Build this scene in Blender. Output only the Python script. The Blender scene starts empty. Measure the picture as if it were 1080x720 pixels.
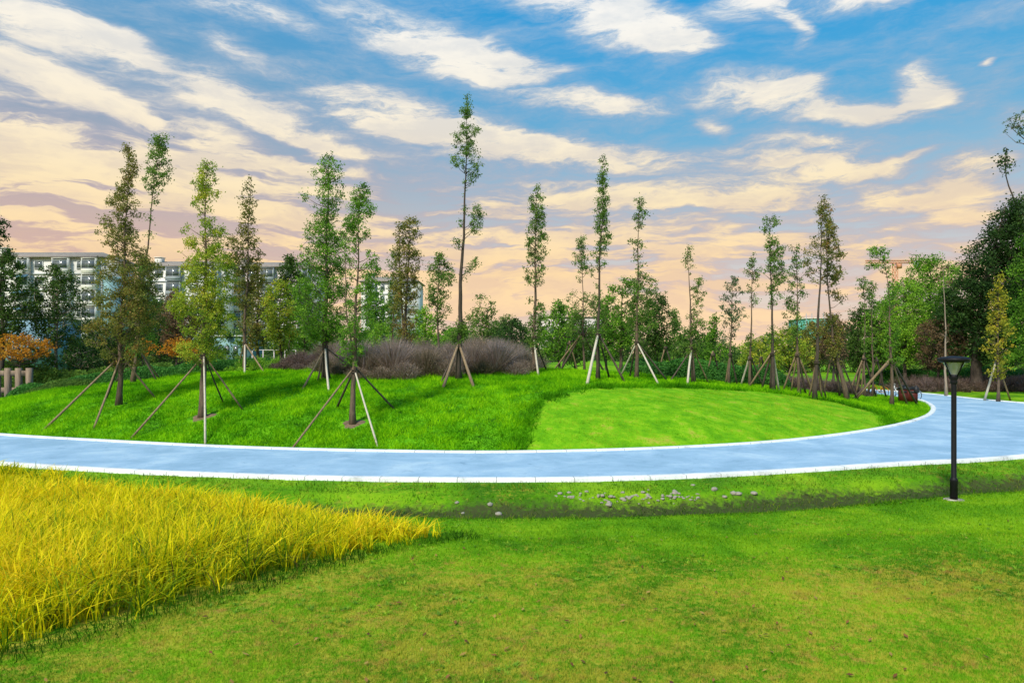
import bpy, bmesh, math, random
import numpy as np
from mathutils import Vector, noise as mnoise
rng = np.random.default_rng(11)
random.seed(11)
SKYLV, SUNE, EXPO = .98, 4.2, 0.12
F, CX, HV, CH = 720.0, 540.0, 372.0, 3.3      # focal length in photo pixels, centre column, horizon row, eye height (m)
col = bpy.context.scene.collection

def P(u, v, D):
    return np.array(((u - CX) / F * D, D, CH - (v - HV) * D / F))
def PX(x, y, z):
    return (CX + x / y * F, HV + (CH - z) / y * F)

# ------------------------------------------------------------------ curves of the path
def catmull(pts, n=14, closed=False):
    pts = [np.array(p, float) for p in pts]
    out = []
    N = len(pts)
    rngi = range(N) if closed else range(N - 1)
    for i in rngi:
        if closed:
            p0, p1, p2, p3 = pts[(i - 1) % N], pts[i], pts[(i + 1) % N], pts[(i + 2) % N]
        else:
            p0, p1, p2, p3 = pts[max(i - 1, 0)], pts[i], pts[i + 1], pts[min(i + 2, N - 1)]
        for k in range(n):
            t = k / n
            out.append(0.5 * ((2 * p1) + (-p0 + p2) * t + (2 * p0 - 5 * p1 + 4 * p2 - p3) * t * t + (-p0 + 3 * p1 - 3 * p2 + p3) * t ** 3))
    if not closed:
        out.append(pts[-1])
    return np.array(out)

INNER = catmull([(-20.5, 27.3), (-15.6, 25.5), (-9.5, 23.6), (-4.4, 22.7), (0, 22.45), (5.2, 23.4), (10.2, 25.4), (15.3, 29.0), (20.0, 33.6),
                 (23.6, 38.3), (26.6, 43.5), (28.6, 49), (27.5, 55), (22, 61), (9, 65.5), (-9, 64), (-24, 56), (-32, 45), (-31.5, 36), (-26.5, 30.3)], 10, True)
OUTER_L = catmull([(55, 33.5), (40, 31), (28, 27.0), (16.2, 21.6), (11.6, 20.2), (7.6, 18.9), (4, 18.0), (0, 17.6), (-4.75, 17.85), (-8.8, 18.5), (-11.8, 19.2),
                   (-15.1, 20.2), (-21, 22.3), (-29, 26.5), (-36, 33.5), (-38.5, 45), (-32, 59), (-16, 69.5), (0, 72), (14, 71.5), (26, 67), (32, 60),
                   (33.2, 54), (33.0, 48), (34.0, 43.6), (40, 40.5), (55, 40)], 10, False)
def inside(poly, x, y):
    r = np.zeros(x.shape, bool)
    n = len(poly)
    j = n - 1
    for i in range(n):
        xi, yi = poly[i]; xj, yj = poly[j]
        c = ((yi > y) != (yj > y)) & (x < (xj - xi) * (y - yi) / (yj - yi + 1e-12) + xi)
        r ^= c
        j = i
    return r
def pdist(poly, x, y, closed=True):
    d = np.full(x.shape, 1e9)
    n = len(poly)
    for i in range(n if closed else n - 1):
        a = poly[i]; b = poly[(i + 1) % n]
        ab = b - a
        L = ab @ ab + 1e-12
        t = np.clip(((x - a[0]) * ab[0] + (y - a[1]) * ab[1]) / L, 0, 1)
        d = np.minimum(d, np.hypot(x - a[0] - t * ab[0], y - a[1] - t * ab[1]))
    return d

def vnoise(x, y, s, seed=0):
    # cheap smooth value noise
    xs, ys = x / s + seed * 17.3, y / s + seed * 9.1
    xi, yi = np.floor(xs), np.floor(ys)
    fx, fy = xs - xi, ys - yi
    fx = fx * fx * (3 - 2 * fx); fy = fy * fy * (3 - 2 * fy)
    def hsh(a, b):
        h = np.sin(a * 127.1 + b * 311.7 + seed * 74.7) * 43758.5453
        return h - np.floor(h)
    return (hsh(xi, yi) * (1 - fx) + hsh(xi + 1, yi) * fx) * (1 - fy) + (hsh(xi, yi + 1) * (1 - fx) + hsh(xi + 1, yi + 1) * fx) * fy

def height_raw(x, y):
    din = pdist(INNER, x, y)
    isl = inside(INNER, x, y)
    dout = pdist(OUTER_L, x, y)
    pav = inside(OUTER_L, x, y)
    Hx = np.interp(x, [-35, -28, -19, -14, 2, 8, 12, 17, 23, 30], [1.5, 1.75, 2.3, 2.6, 2.55, 2.25, 1.95, 1.6, .9, .5])
    fall = np.interp(y, [0, 37, 41, 48, 54, 70], [1, 1, .96, .72, .62, .5])
    m = Hx * (1 - np.exp(-np.maximum(din - .25, 0) / 6.3)) * fall
    m += (vnoise(x, y, 3.2, 3) - .5) * .14 * np.clip(din / 3, 0, 1) + (vnoise(x, y, 1.1, 4) - .5) * .05 * np.clip(din / 1.5, 0, 1)
    e = dout + (vnoise(x, y, 1.7, 8) - .5) * .35 * np.clip(dout / 1.0, 0, 1)
    dz = np.interp(e, [0, .1, 1.35, 1.7, 2.4, 3.0, 5, 8, 12, 30], [-.005, -.01, -.10, -.40, -.47, -.23, -.2, -.08, 0, 0])
    dz += (vnoise(x, y, .7, 5) - .5) * .10 * np.clip((e - .4) / .6, 0, 1) * np.clip((3.2 - e) / .8, 0, 1)
    w = np.clip((44 - y) / 8, 0, 1)
    g = dz * w
    g += .09 * np.exp(-((y - 12.2 - .05 * x) / .7) ** 2) * np.clip((x + 3) / 3, 0, 1) * np.clip((12 - x) / 6, 0, 1)
    g -= .05 * np.exp(-((y - 13.3 - .03 * x) / .6) ** 2) * np.clip((x + 3) / 3, 0, 1)
    g += (vnoise(x, y, 2.6, 6) - .5) * .10 * np.clip((e - 3) / 2, 0, 1) * w
    # lawn behind the junction and the second rise behind the island
    g += (1 - w) * (np.clip(dout / 12, 0, 1) * .25)
    g += 2.05 * np.exp(-((x - 10) / 15) ** 2 - ((y - 88) / 11) ** 2)
    g += .5 * np.exp(-((x + 34) / 14) ** 2 - ((y - 62) / 14) ** 2)
    z = np.where(isl, m, np.where(pav, 0.0, g))
    return z
# cached fine grid for the place where things stand
GX = np.arange(-60, 60.01, .2); GY = np.arange(2, 100.01, .2)
gxx, gyy = np.meshgrid(GX, GY)
HG = height_raw(gxx, gyy)
def hgt(x, y):
    x = np.asarray(x, float); y = np.asarray(y, float)
    fx = np.clip((x + 60) / .2, 0, len(GX) - 1.001); fy = np.clip((y - 2) / .2, 0, len(GY) - 1.001)
    i = fx.astype(int); j = fy.astype(int); a = fx - i; b = fy - j
    return (HG[j, i] * (1 - a) + HG[j, i + 1] * a) * (1 - b) + (HG[j + 1, i] * (1 - a) + HG[j + 1, i + 1] * a) * b
def G(u, v, near=5.0, far=90.0):
    """where the sight line through a photo pixel first meets the ground"""
    D = np.arange(near, far, .04)
    x = (u - CX) / F * D
    z = CH - (v - HV) * D / F
    k = np.argmax(z <= hgt(x, D))
    if k == 0: k = len(D) - 1
    return float(x[k]), float(D[k]), float(hgt(x[k], D[k]))

FINE = catmull([G(u, v)[:2] for u, v in ((559, 482), (557, 466), (562, 443), (583, 421), (615, 411.5), (660, 409), (720, 409), (800, 413), (860, 421), (905, 431), (935, 441), (928, 455), (895, 463), (830, 471), (770, 476), (700, 480), (630, 482))], 8, True)
# ------------------------------------------------------------------ mesh helpers
class MB:
    """collects vertices and faces, links them as ONE mesh object"""
    def __init__(s):
        s.v = []; s.f4 = []; s.f3 = []; s.t = []; s.n = 0
    def add(s, v, f, tone=None):
        v = np.asarray(v, float).reshape(-1, 3); f = np.asarray(f, int)
        if len(v) == 0: return
        (s.f4 if f.shape[1] == 4 else s.f3).append(f + s.n)
        s.v.append(v); s.n += len(v)
        s.t.append(np.full(len(v), .5) if tone is None else np.broadcast_to(np.asarray(tone, float), (len(v),)))
    def tube(s, pts, rad, sides=6, cap=True, tone=.5):
        pts = np.asarray(pts, float); n = len(pts)
        rad = np.broadcast_to(np.asarray(rad, float), (n,))
        d = np.gradient(pts, axis=0); d /= np.linalg.norm(d, axis=1)[:, None] + 1e-9
        ref = np.where(np.abs(d[:, 2:3]) > .9, np.array([[1., 0, 0]]), np.array([[0, 0, 1.]]))
        a = np.cross(d, ref); a /= np.linalg.norm(a, axis=1)[:, None] + 1e-9
        b = np.cross(d, a)
        th = np.arange(sides) / sides * 2 * math.pi
        ring = pts[:, None] + rad[:, None, None] * (a[:, None] * np.cos(th)[None, :, None] + b[:, None] * np.sin(th)[None, :, None])
        V = ring.reshape(-1, 3); fs = []
        for i in range(n - 1):
            for k in range(sides):
                k2 = (k + 1) % sides
                fs.append((i * sides + k, i * sides + k2, (i + 1) * sides + k2, (i + 1) * sides + k))
        base = s.n
        s.add(V, fs, tone)
        if cap:
            c = np.array([pts[0], pts[-1]])
            fs = [(0, -1, -1)]
            o = s.n
            s.v.append(c); s.n += 2; s.t.append(np.full(2, tone))
            tri = []
            for k in range(sides):
                k2 = (k + 1) % sides
                tri.append((o, base + k2, base + k)); tri.append((o + 1, base + (n - 1) * sides + k, base + (n - 1) * sides + k2))
            s.f3.append(np.array(tri))
    def box(s, c, d, rz=0, tone=.5):
        c = np.array(c, float); d = np.array(d, float) / 2
        q = np.array([(x, y, z) for z in (-1, 1) for x, y in ((-1, -1), (1, -1), (1, 1), (-1, 1))], float) * d
        cs, sn = math.cos(rz), math.sin(rz)
        q = np.stack([q[:, 0] * cs - q[:, 1] * sn, q[:, 0] * sn + q[:, 1] * cs, q[:, 2]], 1) + c
        s.add(q, [(0, 3, 2, 1), (4, 5, 6, 7), (0, 1, 5, 4), (1, 2, 6, 5), (2, 3, 7, 6), (3, 0, 4, 7)], tone)
    def lathe(s, prof, c=(0, 0, 0), sides=20, tone=.5):
        prof = np.array(prof, float); n = len(prof)
        th = np.arange(sides) / sides * 2 * math.pi
        V = np.stack([prof[:, :1] * np.cos(th), prof[:, :1] * np.sin(th), np.repeat(prof[:, 1:], sides, 1)], 2).reshape(-1, 3) + np.array(c)
        fs = [(i * sides + k, i * sides + (k + 1) % sides, (i + 1) * sides + (k + 1) % sides, (i + 1) * sides + k) for i in range(n - 1) for k in range(sides)]
        s.add(V, fs, tone)
    def build(s, name, mat, parent=None, smooth=False, loc=None):
        me = bpy.data.meshes.new(name)
        if s.n:
            V = np.concatenate(s.v); T = np.concatenate(s.t)
            if loc is not None: V = V - np.array(loc)
            f4 = np.concatenate(s.f4) if s.f4 else np.zeros((0, 4), int)
            f3 = np.concatenate(s.f3) if s.f3 else np.zeros((0, 3), int)
            me.vertices.add(len(V)); me.vertices.foreach_set('co', V.ravel().astype(np.float32))
            nl = len(f4) * 4 + len(f3) * 3
            me.loops.add(nl); me.loops.foreach_set('vertex_index', np.concatenate([f4.ravel(), f3.ravel()]).astype(np.int32))
            me.polygons.add(len(f4) + len(f3))
            st = np.concatenate([np.arange(len(f4)) * 4, len(f4) * 4 + np.arange(len(f3)) * 3]).astype(np.int32)
            me.polygons.foreach_set('loop_start', st)
            at = me.attributes.new('tone', 'FLOAT', 'POINT'); at.data.foreach_set('value', T.astype(np.float32))
            me.update(calc_edges=True)
            if smooth: me.polygons.foreach_set('use_smooth', np.ones(len(f4) + len(f3), bool))
        if mat: me.materials.append(mat)
        o = bpy.data.objects.new(name, me); col.objects.link(o)
        if loc is not None: o.location = loc
        if parent is not None:
            o.parent = parent
            if loc is None:
                o.matrix_parent_inverse = MATINV(parent)
        return o
from mathutils import Matrix
def MATINV(p):
    if p.type != 'EMPTY': return Matrix.Identity(4)
    return (Matrix.Translation(p.location) @ Matrix.Rotation(p.rotation_euler[2], 4, 'Z')).inverted()
def tag(o, label=None, cat=None, group=None, kind=None):
    if label: o['label'] = label
    if cat: o['category'] = cat
    if group: o['group'] = group
    if kind: o['kind'] = kind
    return o
def empty(name, loc, label, cat, group=None, rz=0):
    o = bpy.data.objects.new(name, None); col.objects.link(o)
    o.location = loc; o.rotation_euler = (0, 0, rz); o.empty_display_size = .2
    return tag(o, label, cat, group)

# ------------------------------------------------------------------ materials
def newmat(name):
    m = bpy.data.materials.new(name); m.use_nodes = True
    nt = m.node_tree; nt.nodes.clear()
    out = nt.nodes.new('ShaderNodeOutputMaterial')
    return m, nt, out
def nd(nt, t, **kw):
    n = nt.nodes.new(t)
    for k, v in kw.items():
        if k.startswith('i_'):
            n.inputs[int(k[2:]) if k[2:].isdigit() else k[2:].replace('_', ' ')].default_value = v
        else: setattr(n, k, v)
    return n
def ramp(nt, cols, pos=None):
    r = nt.nodes.new('ShaderNodeValToRGB'); e = r.color_ramp.elements
    n = len(cols); pos = pos or [i / (n - 1) for i in range(n)]
    while len(e) < n: e.new(.5)
    for i in range(n):
        e[i].position = pos[i]; e[i].color = (*cols[i], 1) if len(cols[i]) == 3 else cols[i]
    return r
def noise(nt, scale, detail=4, rough=.55, vec=None, dist=0):
    n = nd(nt, 'ShaderNodeTexNoise'); n.inputs['Scale'].default_value = scale; n.inputs['Detail'].default_value = detail
    n.inputs['Roughness'].default_value = rough; n.inputs['Distortion'].default_value = dist
    if vec is not None: nt.links.new(vec, n.inputs['Vector'])
    return n
def leafmat(name, cols, trans=.35, rough=.6, spec=.12):
    m, nt, out = newmat(name); L = nt.links.new
    a = nd(nt, 'ShaderNodeAttribute', attribute_name='tone')
    r = ramp(nt, cols); L(a.outputs['Fac'], r.inputs[0])
    p = nd(nt, 'ShaderNodeBsdfPrincipled'); p.inputs['Roughness'].default_value = rough; p.inputs['Specular IOR Level'].default_value = spec
    t = nd(nt, 'ShaderNodeBsdfTranslucent'); mx = nd(nt, 'ShaderNodeMixShader'); mx.inputs[0].default_value = trans
    L(r.outputs[0], p.inputs['Base Color']); L(r.outputs[0], t.inputs['Color'])
    L(p.outputs[0], mx.inputs[1]); L(t.outputs[0], mx.inputs[2]); L(mx.outputs[0], out.inputs[0])
    return m
def plainmat(name, c1, c2=None, scale=6, rough=.8, bump=.0, metal=0, spec=.3, detail=5, stretch=None, bscale=None):
    m, nt, out = newmat(name); L = nt.links.new
    tc = nd(nt, 'ShaderNodeTexCoord')
    mp = nd(nt, 'ShaderNodeMapping'); L(tc.outputs['Object'], mp.inputs[0])
    if stretch: mp.inputs['Scale'].default_value = stretch
    p = nd(nt, 'ShaderNodeBsdfPrincipled'); p.inputs['Roughness'].default_value = rough
    p.inputs['Metallic'].default_value = metal; p.inputs['Specular IOR Level'].default_value = spec
    n = noise(nt, scale, detail, .6, mp.outputs[0])
    r = ramp(nt, [c1, c2 or c1], [.3, .7]); L(n.outputs[0], r.inputs[0]); L(r.outputs[0], p.inputs['Base Color'])
    if bump:
        b = nd(nt, 'ShaderNodeBump'); b.inputs['Strength'].default_value = bump; b.inputs['Distance'].default_value = .02
        n2 = noise(nt, bscale or scale * 4, 6, .65, mp.outputs[0]); L(n2.outputs[0], b.inputs['Height']); L(b.outputs[0], p.inputs['Normal'])
    L(p.outputs[0], out.inputs[0])
    return m

GREEN_D, GREEN_M, GREEN_L = (.030, .115, .004), (.085, .27, .006), (.19, .44, .010)
STRAW, STRAW2 = (.50, .43, .045), (.46, .26, .06)
def lawnmat(name, kind, blade=True):
    """kind: near (mown lawn with dry patches), rough (thick grass of the mound), fine (short turf), bank"""
    m, nt, out = newmat(name); L = nt.links.new
    geo = nd(nt, 'ShaderNodeNewGeometry')
    if blade:
        a = nd(nt, 'ShaderNodeAttribute', attribute_name='tone'); tone = a.outputs['Fac']
    else:
        tone = noise(nt, 9, 6, .75, geo.outputs['Position']).outputs[0]
    n1 = noise(nt, {'fine': .9, 'near': .34}.get(kind, .42), 7, .68, geo.outputs['Position'], .3)
    n2 = noise(nt, 1.3, 5, .7, geo.outputs['Position'])
    n3 = noise(nt, 6.0, 4, .7, geo.outputs['Position'])
    gd, gm, gl = {'near': ((.042, .15, .005), (.115, .31, .006), (.27, .47, .012)), 'rough': ((.02, .11, .003), (.11, .38, .003), (.34, .68, .006)),
                  'fine': ((.10, .32, .004), (.17, .44, .004), (.31, .56, .008)), 'bank': ((.018, .075, .004), (.055, .17, .005), (.15, .29, .010))}[kind]
    md = nd(nt, 'ShaderNodeMath', operation='MULTIPLY_ADD'); L(n1.outputs[0], md.inputs[0]); md.inputs[1].default_value = {'near': 2.3, 'rough': 1.6, 'fine': 3.2, 'bank': 2.4}[kind]; md.inputs[2].default_value = {'near': -1.08, 'rough': -.66, 'fine': -1.55, 'bank': -1.2}[kind]
    mt = nd(nt, 'ShaderNodeMath', operation='MULTIPLY_ADD'); L(tone, mt.inputs[0]); mt.inputs[1].default_value = .62; mt.inputs[2].default_value = .18
    ad = nd(nt, 'ShaderNodeMath', operation='ADD', use_clamp=True); L(md.outputs[0], ad.inputs[0]); L(mt.outputs[0], ad.inputs[1])
    r = ramp(nt, [gd, gm, gl], [.1, .5, .92]); L(ad.outputs[0], r.inputs[0])
    # straw patches
    s1 = nd(nt, 'ShaderNodeMath', operation='MULTIPLY_ADD'); L(n2.outputs[0], s1.inputs[0]); s1.inputs[1].default_value = .9; L(n3.outputs[0], s1.inputs[2])
    s1b = nd(nt, 'ShaderNodeMath', operation='MULTIPLY_ADD'); L(tone, s1b.inputs[0]); s1b.inputs[1].default_value = .55; L(s1.outputs[0], s1b.inputs[2])
    n5 = noise(nt, .23, 2, .5, geo.outputs['Position'])
    s1c = nd(nt, 'ShaderNodeMath', operation='MULTIPLY_ADD'); L(n5.outputs[0], s1c.inputs[0]); s1c.inputs[1].default_value = .6; L(s1b.outputs[0], s1c.inputs[2])
    if kind == 'near':
        sx = nd(nt, 'ShaderNodeSeparateXYZ'); L(geo.outputs['Position'], sx.inputs[0])
        yr = nd(nt, 'ShaderNodeMapRange', interpolation_type='SMOOTHSTEP'); L(sx.outputs[1], yr.inputs[0]); yr.inputs[1].default_value = 10.2; yr.inputs[2].default_value = 12.6; yr.inputs[3].default_value = .04; yr.inputs[4].default_value = -.30
        n6 = noise(nt, 13, 3, .7, geo.outputs['Position'])
        s1d = nd(nt, 'ShaderNodeMath', operation='MULTIPLY_ADD'); L(n6.outputs[0], s1d.inputs[0]); s1d.inputs[1].default_value = 1.0; s1d.inputs[2].default_value = -.52
        s1e = nd(nt, 'ShaderNodeMath', operation='ADD'); L(s1d.outputs[0], s1e.inputs[0]); L(yr.outputs[0], s1e.inputs[1])
        s1f = nd(nt, 'ShaderNodeMath', operation='ADD'); L(s1e.outputs[0], s1f.inputs[0]); L(s1c.outputs[0], s1f.inputs[1]); s1c = s1f
    lo, hi, mxv = {'near': (1.37, 1.70, .8), 'rough': (1.75, 2.1, .3), 'fine': (1.42, 1.74, .55), 'bank': (1.55, 2.0, .7)}[kind]
    mr = nd(nt, 'ShaderNodeMapRange'); L(s1c.outputs[0], mr.inputs[0]); mr.inputs[1].default_value = lo; mr.inputs[2].default_value = hi; mr.inputs[4].default_value = mxv
    n4 = noise(nt, 3.1, 3, .6, geo.outputs['Position'])
    sr = ramp(nt, [STRAW, STRAW, STRAW2], [0, .5, .68]); L(n4.outputs[0], sr.inputs[0])
    mx = nd(nt, 'ShaderNodeMix', data_type='RGBA'); L(mr.outputs[0], mx.inputs[0]); L(r.outputs[0], mx.inputs[6]); L(sr.outputs[0], mx.inputs[7])
    colr = mx.outputs[2]
    p = nd(nt, 'ShaderNodeBsdfPrincipled'); p.inputs['Roughness'].default_value = .8; p.inputs['Specular IOR Level'].default_value = .05
    if not blade:
        # ditch soil, its colour darkened to paint in shade at the bank foot, a turf line round the fine lawn
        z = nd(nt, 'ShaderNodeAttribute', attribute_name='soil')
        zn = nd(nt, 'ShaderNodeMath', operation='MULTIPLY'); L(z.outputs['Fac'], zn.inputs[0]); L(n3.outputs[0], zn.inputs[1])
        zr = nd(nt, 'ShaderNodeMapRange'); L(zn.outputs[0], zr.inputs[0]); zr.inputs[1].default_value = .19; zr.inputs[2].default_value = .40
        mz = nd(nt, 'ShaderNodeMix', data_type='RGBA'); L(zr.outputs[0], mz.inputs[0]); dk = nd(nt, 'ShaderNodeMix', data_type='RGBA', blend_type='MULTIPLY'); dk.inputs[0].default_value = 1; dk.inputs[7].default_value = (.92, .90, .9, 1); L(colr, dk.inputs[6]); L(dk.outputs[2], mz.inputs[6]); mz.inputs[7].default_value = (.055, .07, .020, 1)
        rz = nd(nt, 'ShaderNodeAttribute', attribute_name='rough'); mm = nd(nt, 'ShaderNodeMix', data_type='RGBA')
        L(rz.outputs['Fac'], mm.inputs[0]); L(mz.outputs[2], mm.inputs[6])
        rr = ramp(nt, [(.02, .09, .004), (.10, .33, .006), (.2, .48, .01)], [.36, .5, .66]); L(n2.outputs[0], rr.inputs[0]); L(rr.outputs[0], mm.inputs[7])
        fz = nd(nt, 'ShaderNodeAttribute', attribute_name='fine'); mf = nd(nt, 'ShaderNodeMix', data_type='RGBA')
        fr = ramp(nt, [(.09, .29, .005), (.145, .39, .006), (.22, .46, .009), (.40, .38, .05)], [.34, .48, .58, .70]); L(n2.outputs[0], fr.inputs[0])
        L(fz.outputs['Fac'], mf.inputs[0]); L(mm.outputs[2], mf.inputs[6]); L(fr.outputs[0], mf.inputs[7])
        L(mf.outputs[2], p.inputs['Base Color'])
        b = nd(nt, 'ShaderNodeBump'); b.inputs['Strength'].default_value = .6; b.inputs['Distance'].default_value = .05
        nb = noise(nt, 22, 5, .7, geo.outputs['Position']); L(nb.outputs[0], b.inputs['Height']); L(b.outputs[0], p.inputs['Normal'])
        L(p.outputs[0], out.inputs[0])
    else:
        L(colr, p.inputs['Base Color'])
        t = nd(nt, 'ShaderNodeBsdfTranslucent'); L(colr, t.inputs[0])
        ms = nd(nt, 'ShaderNodeMixShader'); ms.inputs[0].default_value = .35
        L(p.outputs[0], ms.inputs[1]); L(t.outputs[0], ms.inputs[2]); L(ms.outputs[0], out.inputs[0])
    return m

M = {}
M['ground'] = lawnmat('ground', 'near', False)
M['lawn'] = lawnmat('lawn_blades', 'near'); M['rough'] = lawnmat('rough_blades', 'rough')
M['fine'] = lawnmat('turf_blades', 'fine'); M['bank'] = lawnmat('bank_blades', 'bank')
M['yellow'] = leafmat('yellow_grass', [(.13, .10, .02), (.06, .17, .004), (.24, .38, .006), (.72, .66, .006), (.96, .84, .008), (.90, .66, .02)], .45)
PAL = {
 'yg': [(.07, .12, .012), (.14, .21, .018), (.25, .28, .022), (.34, .27, .03)],
 'bg': [(.055, .075, .018), (.11, .125, .025), (.17, .16, .03), (.22, .12, .035)],
 'g': [(.035, .09, .010), (.078, .17, .014), (.16, .28, .022)],
 'mg': [(.032, .072, .014), (.075, .14, .020), (.13, .20, .028)],
 'dg': [(.012, .034, .010), (.030, .068, .014), (.062, .12, .02)],
 'md': [(.018, .045, .009), (.046, .09, .015), (.085, .145, .02)],
 'sg': [(.05, .085, .045), (.09, .14, .06), (.13, .17, .07)],
 'lg': [(.09, .2, .02), (.17, .32, .025), (.28, .42, .03)],
 'or': [(.12, .13, .02), (.42, .17, .015), (.55, .24, .02), (.40, .30, .03)],
 'ye': [(.12, .16, .02), (.30, .29, .025), (.44, .33, .03)],
 'br': [(.07, .06, .03), (.14, .085, .045), (.17, .12, .045)],
 'fw': [(.022, .05, .016), (.055, .105, .022), (.10, .16, .028), (.16, .20, .03)],
 'pu': [(.085, .075, .03), (.18, .14, .085), (.28, .21, .16), (.33, .27, .26)],
 'pb': [(.06, .045, .03), (.13, .09, .06), (.20, .14, .11), (.24, .17, .17)],
 'gc': [(.02, .07, .015), (.05, .16, .025), (.10, .27, .035)],
}
BR = {'pu': 1.35, 'pb': 1.25, 'or': 1.3, 'ye': 1.3, 'dg': 1.35, 'fw': 1.7, 'mg': 1.8, 'g': 1.85, 'yg': 1.8, 'bg': 1.65, 'gc': 1.5}
for k, c in PAL.items(): M['leaf_' + k] = leafmat('leaf_' + k, [tuple(min(1, q * BR.get(k, 1.5)) for q in cc) for cc in c], .45)
M['bark'] = plainmat('bark', (.075, .055, .038), (.18, .125, .08), 5, .9, .7, stretch=(3, 3, .6), bscale=16)
M['darkbark'] = plainmat('dark_bark', (.04, .03, .022), (.10, .075, .055), 5, .9, .7, stretch=(3, 3, .6), bscale=16)
M['palebark'] = plainmat('pale_bark', (.24, .18, .13), (.38, .30, .22), 5, .9, .5, stretch=(3, 3, .6), bscale=16)
M['pole'] = plainmat('brace_wood', (.15, .10, .055), (.32, .23, .13), 4, .85, .4, stretch=(4, 4, .8))
M['palepole'] = plainmat('pale_brace_wood', (.42, .37, .27), (.6, .54, .42), 4, .8, .3, stretch=(4, 4, .8))
M['darkpole'] = plainmat('dark_brace_wood', (.055, .04, .03), (.12, .09, .065), 4, .85, .4, stretch=(4, 4, .8))
M['soil'] = plainmat('bare_soil', (.11, .07, .04), (.25, .17, .10), 9, .95, .8)
M['lampmetal'] = plainmat('black_painted_metal', (.006, .006, .008), (.012, .012, .014), 20, .55, .08, metal=0, spec=.2)
M['stone'] = plainmat('pale_stone', (.18, .16, .11), (.46, .42, .34), 6, .85, .5)

# ------------------------------------------------------------------ ground sheet
def nonuni(a, b, fine_a, fine_b, s, big):
    out = list(np.arange(fine_a, fine_b + 1e-6, s))
    st, x = s, fine_b
    while x < b:
        st = min(st * 1.25, big); x += st; out.append(x)
    st, x = s, fine_a; lo = []
    while x > a:
        st = min(st * 1.25, big); x -= st; lo.append(x)
    return np.array(lo[::-1] + out)
gx = nonuni(-1500, 1500, -40, 40, .25, 150); gy = nonuni(-300, 2500, 5, 74, .25, 150)
X, Y = np.meshgrid(gx, gy)
Z = height_raw(X, Y)
isl = inside(INNER, X, Y); pav = inside(OUTER_L, X, Y)
din = pdist(INNER, X, Y); dout = pdist(OUTER_L, X, Y)
# ground stays just under the paving
Z = np.where(pav & ~isl, -.03, Z)
mb = MB()
nx, ny = len(gx), len(gy)
V = np.stack([X, Y, Z], 2).reshape(-1, 3)
i, j = np.meshgrid(np.arange(nx - 1), np.arange(ny - 1)); a = (j * nx + i).ravel()
mb.add(V, np.stack([a, a + 1, a + nx + 1, a + nx], 1))
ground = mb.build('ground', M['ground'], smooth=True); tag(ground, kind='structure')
def pattr(o, name, val):
    at = o.data.attributes.new(name, 'FLOAT', 'POINT'); at.data.foreach_set('value', val.ravel().astype(np.float32))
fin = inside(FINE, X, Y)
pattr(ground, 'soil', np.where(pav, 0, np.clip(1.1 - np.abs(dout - 2.0) / .85, 0, 1) * np.clip((40 - Y) / 5, 0, 1)))  # band of ditch soil whose dark colour also carries the bank's painted shade
pattr(ground, 'rough', np.where(isl & ~fin, 1.0, 0.0)); pattr(ground, 'fine', np.where(fin, 1.0, 0.0))

# ------------------------------------------------------------------ path and kerbs
def pathmat():
    m, nt, out = newmat('blue_paving'); L = nt.links.new
    geo = nd(nt, 'ShaderNodeNewGeometry')
    n1 = noise(nt, .5, 6, .65, geo.outputs['Position'], .4); n2 = noise(nt, 60, 3, .7, geo.outputs['Position'])
    r = ramp(nt, [(.25, .40, .52), (.31, .47, .60), (.42, .57, .66)], [.38, .52, .66]); L(n1.outputs[0], r.inputs[0])
    r2 = ramp(nt, [(.8, .8, .8), (1.08, 1.08, 1.08)], [.3, .7]); L(n2.outputs[0], r2.inputs[0])
    mx = nd(nt, 'ShaderNodeMix', data_type='RGBA', blend_type='MULTIPLY'); mx.inputs[0].default_value = .7
    L(r.outputs[0], mx.inputs[6]); L(r2.outputs[0], mx.inputs[7])
    n3 = noise(nt, 2.2, 7, .75, geo.outputs['Position'], .6); r3 = ramp(nt, [(.78, .81, .84), (1, 1, 1), (1.0, 1.0, 1.0), (1.07, 1.06, 1.04)], [.34, .44, .56, .66]); L(n3.outputs[0], r3.inputs[0])
    mx2 = nd(nt, 'ShaderNodeMix', data_type='RGBA', blend_type='MULTIPLY'); mx2.inputs[0].default_value = 1.0
    L(mx.outputs[2], mx2.inputs[6]); L(r3.outputs[0], mx2.inputs[7])
    p = nd(nt, 'ShaderNodeBsdfPrincipled'); p.inputs['Roughness'].default_value = .75; p.inputs['Specular IOR Level'].default_value = .25
    L(mx2.outputs[2], p.inputs['Base Color'])
    b = nd(nt, 'ShaderNodeBump'); b.inputs['Strength'].default_value = .3; b.inputs['Distance'].default_value = .01; L(n2.outputs[0], b.inputs['Height']); L(b.outputs[0], p.inputs['Normal'])
    L(p.outputs[0], out.inputs[0]); return m
M['path'] = pathmat()
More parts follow.
